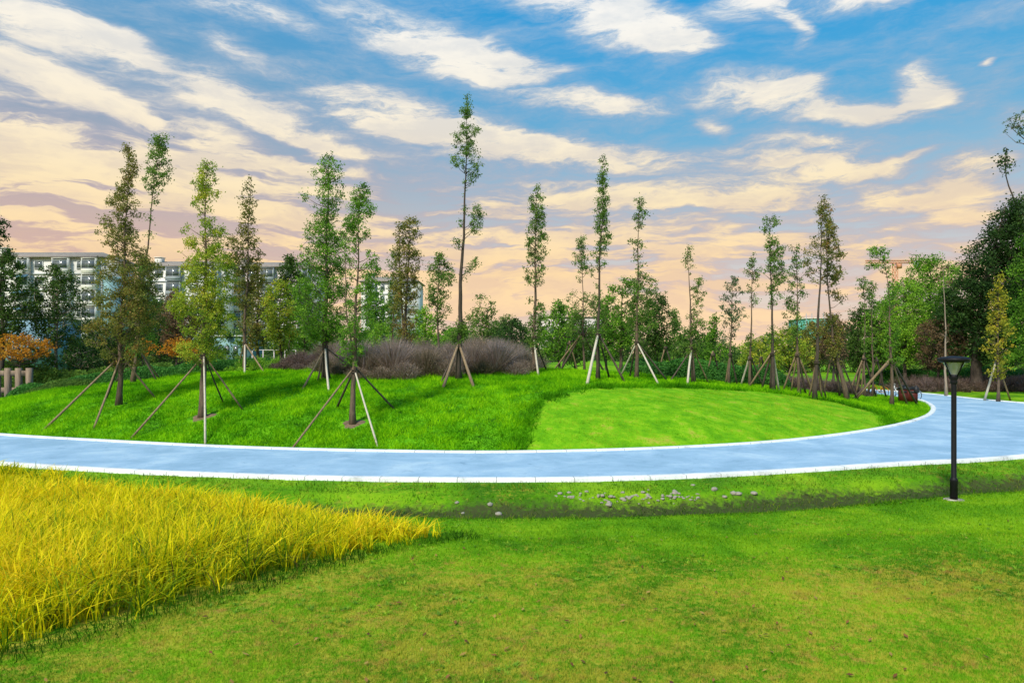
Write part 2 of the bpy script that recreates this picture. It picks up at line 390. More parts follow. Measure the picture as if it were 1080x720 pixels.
def kerbmat():
    m, nt, out = newmat('white_kerb'); L = nt.links.new
    geo = nd(nt, 'ShaderNodeNewGeometry')
    n1 = noise(nt, .9, 6, .7, geo.outputs['Position']); n2 = noise(nt, 14, 5, .75, geo.outputs['Position'])
    r = ramp(nt, [(.40, .42, .40), (.66, .68, .66), (.80, .82, .80)], [.30, .42, .6]); L(n1.outputs[0], r.inputs[0])
    r2 = ramp(nt, [(.62, .60, .52), (1, 1, 1)], [.30, .46]); L(n2.outputs[0], r2.inputs[0])
    mx = nd(nt, 'ShaderNodeMix', data_type='RGBA', blend_type='MULTIPLY'); mx.inputs[0].default_value = .9
    L(r.outputs[0], mx.inputs[6]); L(r2.outputs[0], mx.inputs[7])
    at = nd(nt, 'ShaderNodeAttribute', attribute_name='tone')
    j = nd(nt, 'ShaderNodeMath', operation='FRACT'); L(at.outputs['Fac'], j.inputs[0])
    jr = ramp(nt, [(.35, .35, .32), (1, 1, 1)], [.012, .03]); L(j.outputs[0], jr.inputs[0])
    mj = nd(nt, 'ShaderNodeMix', data_type='RGBA', blend_type='MULTIPLY'); mj.inputs[0].default_value = 1
    L(mx.outputs[2], mj.inputs[6]); L(jr.outputs[0], mj.inputs[7])
    p = nd(nt, 'ShaderNodeBsdfPrincipled'); p.inputs['Roughness'].default_value = .85; L(mj.outputs[2], p.inputs['Base Color']); L(p.outputs[0], out.inputs[0])
    return m
M['kerb'] = kerbmat()
bm = bmesh.new()
def loopedges(pts, z):
    vs = [bm.verts.new((p[0], p[1], z)) for p in pts]
    return [bm.edges.new((vs[k], vs[(k + 1) % len(vs)])) for k in range(len(vs))]
ed = loopedges(OUTER_L, .03) + loopedges(INNER, .03)
bmesh.ops.triangle_fill(bm, use_beauty=True, use_dissolve=False, edges=ed, normal=(0, 0, 1))
for f in bm.faces:
    if f.normal.z < 0: f.normal_flip()
me = bpy.data.meshes.new('path'); bm.to_mesh(me); bm.free(); me.materials.append(M['path'])
po = bpy.data.objects.new('path', me); col.objects.link(po); tag(po, kind='structure')
def kerb(curve, closed, name, off, wid=.30):
    c = np.array(curve)
    if closed: t = np.roll(c, -1, 0) - np.roll(c, 1, 0)
    else: t = np.gradient(c, axis=0)
    t /= np.linalg.norm(t, axis=1)[:, None]; n = np.stack([-t[:, 1], t[:, 0]], 1)
    prof = [(-wid / 2, -.12), (-wid / 2, .065), (-wid / 2 + .02, .085), (wid / 2 - .02, .085), (wid / 2, .065), (wid / 2, -.12)]
    V = []
    for k in range(len(c)):
        for (o, z) in prof: V.append((*(c[k] + n[k] * (o + off)), z))
    m = len(prof); fs = []
    for k in range(len(c) if closed else len(c) - 1):
        k2 = (k + 1) % len(c)
        for q in range(m - 1): fs.append((k * m + q, k * m + q + 1, k2 * m + q + 1, k2 * m + q))
    al = np.concatenate([[0], np.cumsum(np.linalg.norm(np.diff(c, axis=0), axis=1))])
    b = MB(); b.add(V, fs, np.repeat(al, m)); o = b.build(name, M['kerb']); tag(o, kind='structure'); return o
kerb(INNER, True, 'kerb', 0.0, .25); kerb(OUTER_L, False, 'kerb', 0.0, .27)

# ------------------------------------------------------------------ blades
def blades(mbx, x, y, z, h, w, ang, lean, tone, segs=1, curl=1.6):
    N = len(x)
    if N == 0: return
    dx, dy = np.cos(ang), np.sin(ang)
    px, py = -dy, dx                                     # width direction
    # random twist of the width direction
    tw = rng.uniform(-1.2, 1.2, N); c, s = np.cos(tw), np.sin(tw)
    px, py = px * c - py * s, px * s + py * c
    rows = []
    for k in range(segs + 1):
        t = k / segs
        hh = h * (t - .28 * np.minimum(lean, 1.5) * t ** 2.4)
        oo = lean * h * t ** curl
        cx, cy, cz = x + dx * oo, y + dy * oo, z + hh
        ww = w * (1 - t ** 2 * .55) / 2
        if k < segs:
            rows.append(np.stack([cx - px * ww, cy - py * ww, cz], 1)); rows.append(np.stack([cx + px * ww, cy + py * ww, cz], 1))
        else:
            rows.append(np.stack([cx, cy, cz], 1))
    V = np.stack(rows, 1).reshape(-1, 3); per = 2 * segs + 1
    base = np.arange(N)[:, None] * per
    tt = np.repeat(tone, per)
    n0 = mbx.n
    mbx.v.append(V); mbx.t.append(tt); mbx.n += len(V)
    for k in range(segs - 1):
        mbx.f4.append(n0 + base + np.array([[2 * k, 2 * k + 1, 2 * k + 3, 2 * k + 2]]))
    mbx.f3.append(n0 + base + np.array([[2 * segs - 2, 2 * segs - 1, 2 * segs]]))

def fan(n, d0, d1, margin=1.25, power=1.0):
    """points spread over the viewed wedge of ground between two distances, denser near by"""
    t = rng.random(n)
    a = 1 - power
    D = (d0 ** a + t * (d1 ** a - d0 ** a)) ** (1 / a) if abs(a) > 1e-6 else d0 * (d1 / d0) ** t
    hw = 540 / F * D * margin
    return rng.uniform(-1, 1, n) * hw, D

YB = catmull([(-10.5, 5.9), (-7.5, 6.9), (-5.9, 7.5), (-4.9, 8.3), (-3.95, 9.7), (-2.75, 11.3), (-1.75, 12.3), (-.95, 13.1), (-1.6, 13.7), (-2.9, 13.9), (-4.6, 14.6), (-7.6, 16.2), (-10.6, 17.6), (-13.6, 18.9), (-18, 20.6), (-21, 16), (-16, 9)], 8, True)

# near lawn
def lawn_blades(n, d0, d1, power, hh, ww):
    x, y = fan(n, d0, d1, 1.65, power)
    k = ~inside(OUTER_L, x, y) & ~inside(YB, x, y)
    x, y = x[k], y[k]
    e = pdist(OUTER_L, x, y)
    k = (e > 3.0) & (y < 50); x, y = x[k], y[k]
    z = hgt(x, y) - .004
    n = len(x)
    px = y / F
    clump = vnoise(x, y, .35, 12)
    h = hh * rng.uniform(.55, 1.25, n) * (.75 + .5 * clump) ; w = np.maximum(ww, .75 * px) * rng.uniform(.7, 1.2, n)
    tone = np.clip(rng.normal(.5, .22, n) + .25 * (clump - .5), 0, 1)
    b = MB(); blades(b, x, y, z, h, w, rng.uniform(0, 6.28, n), rng.uniform(.1, 1.1, n), tone, 1)
    return b
b = lawn_blades(720000, 6.0, 21, 0.9, .048, .0055)
tag(b.build('lawn_grass', M['lawn']), 'short mown grass of the near lawn with dry straw patches', 'grass', kind='stuff')

# weeds and fallen leaves on the near lawn
x, y = fan(1500, 6.2, 15, 1.5, 1.4); k = ~inside(YB, x, y) & (pdist(OUTER_L, x, y) > 3.2) & ~inside(OUTER_L, x, y); x, y = x[k], y[k]
k = vnoise(x, y, 1.6, 91) > .52; x, y = x[k], y[k]; per = 16; n = len(x) * per
b = MB(); X2 = np.repeat(x, per) + rng.normal(0, .012, n); Y2 = np.repeat(y, per) + rng.normal(0, .012, n)
blades(b, X2, Y2, hgt(X2, Y2), rng.uniform(.03, .085, n), .010 * rng.uniform(.7, 1.5, n), rng.uniform(0, 6.28, n), rng.uniform(.5, 1.7, n), np.clip(np.repeat(rng.normal(.45, .28, len(x)), per) + rng.normal(0, .1, n), 0, 1), 2)
tag(b.build('lawn_weeds', M['leaf_lg']), 'scattered broad bladed weed tufts in the near lawn', 'weeds', kind='stuff')
x, y = fan(420, 6.3, 17, 1.4, 1.2); k = ~inside(YB, x, y) & (pdist(OUTER_L, x, y) > 2.9) & ~inside(OUTER_L, x, y); x, y = x[k], y[k]; n = len(x)
a = rng.uniform(0, 6.28, n); l = rng.uniform(.022, .05, n); w = l * .45; tz = rng.uniform(-.012, .018, n); z = hgt(x, y) + .035
V = np.stack([np.stack([x - np.cos(a) * l, y - np.sin(a) * l, z - tz], 1), np.stack([x - np.sin(a) * w, y + np.cos(a) * w, z + .006], 1), np.stack([x + np.cos(a) * l, y + np.sin(a) * l, z + tz], 1), np.stack([x + np.sin(a) * w, y - np.cos(a) * w, z], 1)], 1).reshape(-1, 3)
b = MB(); b.add(V, np.arange(n)[:, None] * 4 + np.arange(4)[None], np.repeat(rng.random(n), 4))
M['dry'] = leafmat('dry_leaves', [(.10, .045, .02), (.26, .11, .035), (.42, .28, .07)], .2)
tag(b.build('fallen_leaves', M['dry']), 'small brown fallen leaves strewn over the near lawn', 'fallen leaves', kind='stuff')

# bank and ditch grass
x = []; y = []
N = 360000
xx = rng.uniform(-26, 34, N); yy = rng.uniform(12, 34, N)
k = ~inside(OUTER_L, xx, yy) & ~inside(YB, xx, yy) & (np.abs(xx) < yy * .98); xx, yy = xx[k], yy[k]
e = pdist(OUTER_L, xx, yy); k = (e > .17) & (e < 3.3)
xx, yy, e = xx[k], yy[k], e[k]
cl = vnoise(xx, yy, .5, 21); soil = np.clip(1 - np.abs(e - 2.0) / .6, 0, 1)
k = rng.random(len(xx)) > soil * .15 * (cl > .4); xx, yy, e, cl = xx[k], yy[k], e[k], cl[k]
n = len(xx)
b = MB(); blades(b, xx, yy, hgt(xx, yy) - .01, (.07 + .05 * soil[k] if False else .095) * rng.uniform(.5, 1.3, n) * (.5 + 1.0 * cl), .016 * rng.uniform(.7, 1.3, n), rng.uniform(0, 6.28, n), rng.uniform(.2, 1.2, n), np.clip(rng.normal(.45, .2, n) + .3 * (cl - .5), 0, 1), 1)
tag(b.build('ditch_grass', M['bank']), 'rough grass on the bank and in the shallow ditch below the blue path', 'grass', kind='stuff')

# mound grass
N = 760000
xx = rng.uniform(-32, 29, N); yy = 22 + 31 * rng.random(N) ** 1.25
k = inside(INNER, xx, yy) & (np.abs(xx) < yy * .95); xx, yy = xx[k], yy[k]
di = pdist(INNER, xx, yy); k = di > .2; xx, yy, di = xx[k], yy[k], di[k]
jx = (vnoise(xx, yy, .5, 61) - .5) * .5 + rng.normal(0, .14, len(xx)); jy = (vnoise(xx, yy, .5, 62) - .5) * .6 + rng.normal(0, .16, len(xx))
fi = inside(FINE, xx + jx, yy + jy); df = pdist(FINE, xx + jx, yy + jy)
def mound(sel, mat, name, label, hbase, wbase, amp):
    x, y, d, f = xx[sel], yy[sel], di[sel], df[sel]
    n = len(x)
    c1 = vnoise(x, y, .62, 31); c2 = vnoise(x, y, .26, 32); c3 = vnoise(x, y, 2.4, 33)
    z = hgt(x, y) - .01
    edge = np.exp(-(f / .32) ** 2) * (hbase > .06)
    h = hbase * (.45 + amp * (c1 - .3) + .5 * c2 + .3 * c3) * rng.uniform(.6, 1.25, n) * (1 + 1.1 * edge)
    h = np.maximum(h, .02)
    if hbase < .06: tone_j = .55 * (vnoise(x, y, .45, 64) - .5) + .35 * (vnoise(x, y, .15, 65) - .5)
    else: tone_j = .06
    tone = np.clip(rng.normal(.42, .16, n) + .50 * (c1 - .5) + .45 * (c3 - .5) + .30 * (c2 - .5) - .75 * edge + tone_j, 0, 1)
    b = MB(); blades(b, x, y, z, h, wbase * rng.uniform(.6, 1.3, n), rng.uniform(0, 6.28, n), rng.uniform(.2, 1.3, n), tone, 1)
    tag(b.build(name, M[mat]), label, 'grass', kind='stuff')
SOIL = [(G(372, 447), .55), (G(214, 440), .6), (G(125, 427), .4)]
for (q, r) in SOIL:
    k = np.hypot(xx - q[0], (yy - q[1])) > r * (.75 + .5 * vnoise(xx, yy, .4, 77))
    xx, yy, di, fi, df = xx[k], yy[k], di[k], fi[k], df[k]
mound(~fi, 'rough', 'mound_grass', 'thick lumpy bright green grass covering the round mound', .17, .030, 1.1)
mound(fi & (rng.random(len(xx)) < .9), 'fine', 'turf_grass', 'short smooth turf panel on the right front slope of the mound', .052, .022, .5)

# ------------------------------------------------------------------ yellow grass bed
N = 5200
xx = rng.uniform(-19, 0, int(N * 2.3)); yy = rng.uniform(6, 21, int(N * 2.3))
k = inside(YB, xx, yy) & (np.abs(xx) < yy * .98); xx, yy = xx[k], yy[k]
dY = pdist(YB, xx, yy)
k = rng.random(len(xx)) < np.clip((dY - .25 * vnoise(xx, yy, .5, 66)) / .35, .12, 1); xx, yy, dY = xx[k], yy[k], dY[k]
k = rng.random(len(xx)) < np.interp(xx, [-2.2, -.9], [1, .35]); xx, yy, dY = xx[k], yy[k], dY[k]
BX = []; 
b = MB()
for rep in range(1):
    n = len(xx); per = 13
    X2 = np.repeat(xx, per) + rng.normal(0, .05, n * per); Y2 = np.repeat(yy, per) + rng.normal(0, .05, n * per)
    d2 = np.repeat(dY, per)
    c = vnoise(X2, Y2, .8, 41); c2 = vnoise(X2, Y2, 2.5, 42)
    hh = (.36 + .34 * np.clip(d2 / 1.2, 0, 1)) * rng.uniform(.55, 1.2, n * per) * (.8 + .4 * c)
    hh *= np.interp(X2, [-3.5, -1], [1, .7]) * np.interp(Y2, [8, 13], [1.18, 1.0])
    tuft = np.repeat(rng.normal(0, .13, n), per)
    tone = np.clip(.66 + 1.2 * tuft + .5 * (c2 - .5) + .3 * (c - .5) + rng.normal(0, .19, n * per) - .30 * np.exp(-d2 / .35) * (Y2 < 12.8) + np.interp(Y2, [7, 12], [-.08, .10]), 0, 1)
    lean = np.abs(rng.normal(.62, .45, n * per)) + .08
    ang = rng.uniform(0, 6.28, n * per) 
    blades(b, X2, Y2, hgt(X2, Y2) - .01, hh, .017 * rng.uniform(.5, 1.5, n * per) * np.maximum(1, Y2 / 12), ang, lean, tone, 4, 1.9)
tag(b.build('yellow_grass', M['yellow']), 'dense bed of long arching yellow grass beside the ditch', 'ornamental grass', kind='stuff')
# green fringe at the bed's foot
N = 26000
xx = rng.uniform(-11, 0, N * 3); yy = rng.uniform(6, 14, N * 3)
dY = pdist(YB, xx, yy); k = (dY < .38) & (yy < 13.4) & (rng.random(len(xx)) < np.exp(-dY / .3)); xx, yy = xx[k], yy[k]; n = len(xx)
b = MB(); blades(b, xx, yy, hgt(xx, yy) - .01, rng.uniform(.06, .2, n), .009 * rng.uniform(.7, 1.4, n), rng.uniform(0, 6.28, n), rng.uniform(.2, 1.1, n), np.clip(rng.normal(.25, .15, n), 0, 1), 2)
tag(b.build('fringe_grass', M['bank']), 'taller dark green grass fringing the foot of the yellow bed', 'grass', kind='stuff')
# ------------------------------------------------------------------ trees
def leafquads(b, C, l, w, tone):
    n = len(C)
    a = rng.normal(size=(n, 3)); a /= np.linalg.norm(a, axis=1)[:, None]
    r = rng.normal(size=(n, 3)); c = np.cross(a, r); c /= np.linalg.norm(c, axis=1)[:, None] + 1e-9
    l = np.broadcast_to(l, (n,))[:, None] * rng.uniform(.6, 1.25, (n, 1)) / 2; w = np.broadcast_to(w, (n,))[:, None] * rng.uniform(.7, 1.2, (n, 1)) / 2
    V = np.stack([C - a * l, C + c * w, C + a * l, C - c * w], 1).reshape(-1, 3)
    f = np.arange(n)[:, None] * 4 + np.arange(4)[None]
    b.add(V, f, np.repeat(np.clip(tone, 0, 1), 4))

def crown(bl, bt, trunk, rows, D, lp=2.5, cr=4.6, cov=.85, ascend=.7, limb=.35, tb=0.0, irr=0.0):
    """bl leaves, bt limbs; trunk(v) gives the stem's centre; rows (v, du, hw, density) in photo pixels at distance D"""
    s = D / F
    rows = sorted(rows); vv = np.array([r[0] for r in rows], float)
    du = np.array([r[1] for r in rows], float); hw = np.array([r[2] for r in rows], float); de = np.array([r[3] for r in rows], float)
    g = np.linspace(vv[0], vv[-1], 240)
    sd_ = rng.uniform(0, 400); nzv = vnoise(g, g * 0 + sd_, 13.0, 5) * .65 + vnoise(g, g * 0 + sd_, 6.0, 6) * .35
    wgt = np.interp(g, vv, hw) * np.interp(g, vv, de) * np.clip(1 + irr * 3.2 * (nzv - .5), .12, 2)
    area = 2 * wgt.sum() * (g[1] - g[0])
    ncl = max(5, int(area / (cr * cr * .95)))
    cdf = np.cumsum(wgt); cdf /= cdf[-1]
    v = np.interp((np.arange(ncl) + rng.random(ncl)) / ncl, cdf, g)
    h = np.interp(v, vv, hw); off = np.interp(v, vv, du)
    r = np.sqrt(rng.random(ncl)); th = rng.uniform(0, 6.283, ncl)
    rc = cr * rng.uniform(.45, 1.35, ncl)
    h = h * (1 + irr * 1.3 * (vnoise(v * 1.0, np.sign(np.cos(th)) * 40 + sd_, 11.0, 9) - .42))
    hh = np.maximum(h - rc * .25, h * .6)
    dx = off + r * np.cos(th) * hh; dy = r * np.sin(th) * hh
    nper = np.maximum(3, (np.pi * rc ** 2 * cov / (lp * lp * .29)).astype(int))
    Cs = []; Ts = []; anchors = []
    order = rng.permutation(ncl)
    for k in order:
        c0 = trunk(v[k]); c = c0 + np.array([dx[k] * s, dy[k] * s, 0])
        L = math.hypot(dx[k], dy[k])
        if limb and L > 1.5:
            st = trunk(min(v[k] + L * ascend * rng.uniform(.6, 1.3), vv[-1] + 25)); thick = 1.0
            if anchors:
                A_ = np.array(anchors); dd = np.linalg.norm(A_ - c, axis=1); q_ = int(np.argmin(dd))
                if dd[q_] < .75 * np.linalg.norm(c - c0) and A_[q_][2] < c[2] + 4 * s: st = A_[q_]; thick = .6
            Ls = np.linalg.norm(c - st)
            mid = st * .5 + c * .5 + np.array([0, 0, -.08 * Ls]) + rng.normal(0, .07 * Ls + .004, 3)
            bt.tube([st, mid, c], [limb * s * 1.5 * thick, limb * s * 1.0 * thick, limb * s * .4], 3, False)
            anchors.append(c)
        n = nper[k]
        q = rng.normal(0, 1, (n, 3)) * np.array([1, 1, .85]) * rc[k] * s * .55 + c
        Cs.append(q); Ts.append(np.full(n, rng.normal(.5 + tb, .17)) + rng.normal(0, .13, n))
    C = np.concatenate(Cs); T = np.concatenate(Ts)
    leafquads(bl, C, lp * s, lp * s * .58, T)

def trunkfn(path, D, wob=0):
    """path: photo-pixel points from base to tip at distance D; returns fn(v) -> world point, and sampled points"""
    pth = sorted([(v, u) for u, v in path])
    vs = np.array([p[0] for p in pth], float); us = np.array([p[1] for p in pth], float)
    ph = rng.uniform(0, 6)
    def fn(v):
        u = np.interp(v, vs, us) + wob * math.sin(v * .07 + ph) + .4 * wob * math.sin(v * .21 + ph * 2)
        q = P(u, v, D); q[1] += .06 * math.sin(v * .05 + ph)
        return q
    return fn, vs[0], vs[-1]

TREEG = 'slender young trees planted on the grass mound'
def tree(label, D, path, w, rows, pal, bark='bark', lp=2.25, cr=4.2, cov=1.35, limb=.35, wob=.6, group=TREEG, ascend=.7, extra=None, name='young_tree', tb=0, cat='tree', irr=.5):
    u0 = path[0][0]
    x0 = (u0 - CX) / F * D; z0 = float(hgt(x0, D)) if D < 99 else 0.0
    vb = HV + (CH - z0) * F / D
    path = [(u0, vb + 1)] + [p for p in path[1:] if p[1] < vb]
    fn, vt, vbb = trunkfn(path, D, wob)
    s = D / F
    path[-1] = (path[-1][0], path[-1][1] + 3)
    t = empty(name, (x0, D, z0), label, cat, group)
    bt = MB(); bl = MB()
    n = max(8, int((vb - vt) / 12)); vs = np.linspace(vb + 1.5, vt, n)
    tt = (vb - vs) / (vb - vt)
    pts = np.array([fn(v) for v in vs]); pts[0, 2] -= .05
    rad = w * .86 * s / 2 * (.74 * (1 - tt) ** 1.5 + .22 * (1 - tt) + .05) * (1 + .35 * np.exp(-((vb - vs) * s) / .25))
    bt.tube(pts, rad, 8, tone=.5)
    if extra:
        for (pe, we) in extra:
            f2, a1, a2 = trunkfn(pe, D, wob); vs2 = np.linspace(a2, a1, 9)
            bt.tube(np.array([f2(v) for v in vs2]), we * s / 2 * np.linspace(1, .2, 9), 5)
    for rr in (rows if isinstance(rows[0], list) else [rows]):
        crown(bl, bt, fn, rr, D, lp, cr, cov, ascend, limb, tb, irr)
    bt.build('trunk', M[bark], t, smooth=True)
    bl.build('crown', M['leaf_' + pal] if pal else None, t)
    return t, fn

BRG = 'wooden brace poles propping the young trees'
def brace(label, fn, D, vtop, feet, ties=True, rpx=1.6):
    """feet: (u, v, material key)"""
    s = D / F
    c = fn(vtop)
    z = float(hgt(c[0], c[1]))
    t = empty('tree_brace', (c[0], c[1], z), label, 'tree brace', BRG)
    for q in feet:
        u, v, mt = q[:3]; rr = q[3] if len(q) > 3 else rpx
        gx_, gy_, gz_ = G(u, v)
        if abs(gy_ - D) > 3.4 or len(q) > 4:
            gy_ = D + (q[4] if len(q) > 4 else .8); gx_ = (u - CX) / F * gy_; gz_ = float(hgt(gx_, gy_))
        foot = np.array([gx_, gy_, gz_ - .06])
        d = foot - c; hd = np.array([d[0], d[1], 0]); hd /= np.linalg.norm(hd) + 1e-9
        top = c + hd * .09 + np.array([0, 0, rng.uniform(-.12, .1)])
        top2 = top + (top - foot) / np.linalg.norm(top - foot) * .16
        r = (rr + .35) * s / 2 * rng.uniform(.9, 1.1)
        mid = (foot + top2) / 2 + rng.normal(0, .012, 3)
        b = MB(); b.tube([foot, foot * .5 + mid * .5, mid, mid * .5 + top2 * .5, top2], [r * 1.12, r * 1.05, r, r * .95, r * .85], 7)
        b.build('pole', M[mt], t, smooth=True)
    if ties:
        b = MB(); th = np.linspace(0, 6.283, 11)
        for dz in (-.05, .03):
            ring = np.stack([c[0] + .13 * np.cos(th), c[1] + .13 * np.sin(th), np.full(11, c[2] + dz)], 1); b.tube(ring, .028, 5, False)
        b.build('tie', M['darkbark'], t)
    return t
PO, PP, DP = 'pole', 'palepole', 'darkpole'

D = G(125, 427)[1]
_, f = tree('tall tree at the left with long side twigs and a dense olive lower crown', D, [(125, 427), (127, 380), (130, 300), (134, 220), (136, 152)], 7,
     [[(386, 3, 10, .4), (374, 6, 24, .7), (345, 5, 32, 1.15), (310, 4, 33, 1.25), (280, 4, 29, 1.15), (262, 3, 20, .9), (250, 0, 14, .5)],
      [(262, -8, 14, .5), (240, -7, 22, .6), (225, -4, 20, .55), (205, -3, 12, .7), (180, 0, 10, .75), (168, 0, 5, .6), (153, 0, 5, 1)]], 'bg')
brace('four brown brace poles around the trunk of the tall olive tree at the left', f, D, 379, [(45, 453, PO), (98, 453, PO), (165, 420, PO), (112, 398, DP, 1.3, 1.6)])
_, f = tree('slim tree leaning right with a loose top tuft, behind the tall olive tree', 37.5, [(141, 397), (146, 340), (155, 260), (161, 210), (169, 143)], 5,
     [[(375, 0, 14, .3), (350, 0, 19, .7), (310, 2, 18, .8), (285, 0, 14, .5), (268, 1, 6, .3)], [(262, 0, 3, .35), (225, 0, 3, .2), (207, 6, 8, .5), (190, 1, 12, .6), (165, -2, 13, .6), (144, 2, 8, .75)]], 'mg')
brace('brace poles behind the tall olive tree, under the right-leaning tree', f, 37.5, 366, [(166, 402, DP), (170, 400, PO, 1.2), (137, 396, PO, 1.2), (120, 400, DP, 1.1)])
D = G(214, 440)[1]
_, f = tree('compact topped tree with a thin waist and dense yellow green lower crown, beside bare soil', D, [(214, 440), (214, 380), (216, 300), (217, 230), (218, 169)], 9,
     [[(382, 1, 9, .8), (370, 0, 22, 1.1), (340, 0, 27, 1.25), (300, 0, 27, 1.25), (268, 0, 25, .9), (250, -2, 22, .6)], [(250, 0, 22, .6), (232, 3, 17, .4), (224, -2, 6, .3), (219, -6, 14, .4), (210, 2, 11, .8), (195, -2, 14, .85), (178, 0, 9, .7), (170, 0, 7, .7)]], 'yg')
brace('long brace poles around the yellow green tree, one standing straight in front of its trunk', f, D, 376, [(136, 463, PO), (216.5, 470, PP, 1.9), (257, 432, PO), (236, 398, DP, 1.3, 1.8)])
_, f = tree('narrow dark topped tree with a bare lower stem before the apartment block', 41, [(257, 395), (259, 340), (262, 250), (265, 185)], 5,
     [[(345, 0, 12, .35), (320, 0, 15, .8), (290, 0, 15, .7), (272, -4, 18, .9), (255, -4, 17, .9), (247, 0, 8, .5)], [(247, -2, 9, .55), (215, -3, 8, .5), (200, 0, 6, .4), (186, 0, 4, .5)]], 'bg', cr=3.8)
brace('brace poles under the narrow dark topped tree near the white rail', f, 41, 362, [(258, 394, PP, 1.6), (250, 390, PO, 1.1), (279, 392, PO, 1.1)])
D = 33.0
_, f = tree('broad leafy deep green column tree with dense foliage almost to the brace poles', D, [(343, 405), (343, 350), (344, 280), (346, 215), (347, 162)], 9,
     [[(362, 0, 9, .6), (350, 0, 24, 1.3), (320, 0, 27, 1.3), (300, -2, 28, 1.3), (275, -2, 25, 1.2), (240, -1, 18, 1), (232, -3, 15, .6)], [(232, -2, 15, .75), (215, -1, 15, .9), (205, 2, 15, .85), (185, -2, 15, .85), (172, -1, 13, .8), (161, 4, 6, .9)], [(212, -24, 4, .7), (206, -26, 5, .7)]], 'g', 'darkbark', cov=.95)
brace('brace poles at the foot of the deep green column tree', f, D, 366, [(318, 411, PO), (347, 413, PP, 1.7), (335, 402, DP, 1.5), (384, 410, DP, 1.3, .9)])
D = G(372, 447)[1]
_, f = tree('tree with a round top tuft and airy green side sprays in bare soil', D, [(372, 447), (373, 392), (376, 320), (378, 250), (380, 197)], 7.5,
     [[(384, -1, 9, .5), (370, -3, 13, .6), (340, 2, 17, .7), (315, 6, 19, .6), (300, 12, 14, .7), (275, 15, 9, .7), (262, 12, 7, .3)], [(300, -12, 5, .3), (262, -8, 10, .5), (245, -4, 15, .75), (228, -2, 14, .7)], [(228, 6, 11, .5), (215, 1, 14, .85), (203, 1, 11, .85), (196, 0, 8, .6)]], 'g', 'bark', extra=[([(374, 392), (366, 330), (364, 290), (362, 245)], 2.2)])
brace('two pale and two dark brace poles spread wide around the tree in bare soil', f, D, 391, [(306, 474, PO, 1.7), (355, 429, DP, 2.0), (399, 471, PP, 1.7), (417, 431, DP, 1.7), (343, 368, DP, 1, 2.2)][:4])
_, f = tree('twin topped olive brown tree rising out of the purple grey shrubs', 43, [(428, 390), (428, 340), (430, 280), (433, 231)], 6,
     [[(368, 0, 9, .4), (350, 0, 12, .8), (310, -3, 14, 1), (285, -3, 14, .95), (262, -4, 12, .9)], [(262, -3, 12, .75), (247, -3, 14, .75), (232, -2, 13, .7)]], 'bg', extra=[([(425, 385), (424, 320), (421, 270), (420, 236)], 3)])
brace('slanting pale brace pole on the twin topped olive tree in the shrubs', f, 43, 355, [(443, 388, PP, 1.3), (420, 392, PO, 1.1)])
_, f = tree('spindly tree with a few loose leaves just left of the twin topped tree', 45, [(414, 390), (415, 340), (417, 300), (418, 262)], 3.2,
     [(355, 0, 6, .3), (325, 0, 9, .5), (300, -2, 8, .55), (280, -4, 7, .4), (262, 0, 3, .3)], 'mg', cr=3.2)
_, f = tree('short tree with an open rounded crown between the twin topped tree and the tallest tree', 50, [(463, 385), (462, 340), (462, 300), (464, 268)], 4,
     [(345, 0, 7, .3), (325, 2, 12, .55), (308, 0, 13, .85), (290, -1, 13, .75), (275, 2, 10, .8), (267, 0, 6, .8)], 'mg', cr=4)
D = 33
_, f = tree('tallest tree of all, nearly bare with small leaf tufts and a brown skirt', D, [(484, 405), (484, 360), (487, 280), (491, 200), (492, 150), (493, 98)], 7,
     [[(362, 0, 8, .8), (352, 0, 11, 1), (342, 0, 9, .8), (335, 0, 5, .4)], [(345, 7, 6, .25), (328, 16, 8, .4), (314, 22, 5, .35), (308, 18, 6, .3)],
      [(300, 0, 3, .15), (275, 14, 5, .5), (270, 14, 4, .4)], [(262, -3, 5, .3), (252, 0, 12, .12)], [(246, 12, 4, .6), (236, 14, 7, .75), (222, 13, 6, .6), (215, 14, 3, .3)], [(240, -2, 3, .4), (215, 0, 2.5, .4)],
      [(208, 0, 3, .3), (195, 2, 7, .3), (180, 2, 14, .6), (165, -2, 17, .55), (150, 0, 17, .55), (138, -1, 13, .6), (131, 0, 7, .4)], [(125, 0, 6, .8), (112, 1, 7.5, 1), (104, 0, 4, .7), (98, 0, 2, .6)]], 'mg', 'darkbark', lp=2.1, cr=3.6, limb=.3)
brace('sturdy brown brace poles around the tallest bare tree', f, D, 364, [(467, 409, PO, 2.4), (464, 404, DP, 1.6), (500, 408, PO, 2.6), (493, 401, DP, 1.5, 1.2)])
_, f = tree('slim sparsely leaved tree just right of the purple grey shrubs', 36.5, [(563, 393), (564, 330), (565, 260), (565, 195)], 5.5,
     [[(366, 0, 7, .5), (350, 0, 9, .6), (330, 3, 10, .45), (315, 0, 9, .5)], [(300, 0, 9, .55), (280, -2, 11, .5), (265, 2, 12, .5), (245, 0, 11, .55), (225, 1, 10, .65), (205, 0, 7, .6), (196, 0, 4, .6)]], 'mg', lp=2.1, cr=3.1, limb=.3)
brace('short pale brace pole against the slim tree right of the purple grey shrubs', f, 36.5, 357, [(568, 396, PP, 2.0), (577, 398, DP, 1.3, 1.2)])
_, f = tree('thin bare stemmed tree with a twiggy top, left of the white pole tree', 44, [(616, 395), (615, 330), (614, 290), (613, 245)], 3,
     [[(360, 0, 10, .4), (340, 4, 22, .7), (322, 4, 20, .75), (310, 2, 12, .6)], [(300, 0, 3, .2), (280, 1, 10, .4), (265, -1, 10, .5), (250, 0, 6, .5)]], 'mg', lp=2.0, cr=3.3, limb=.28)
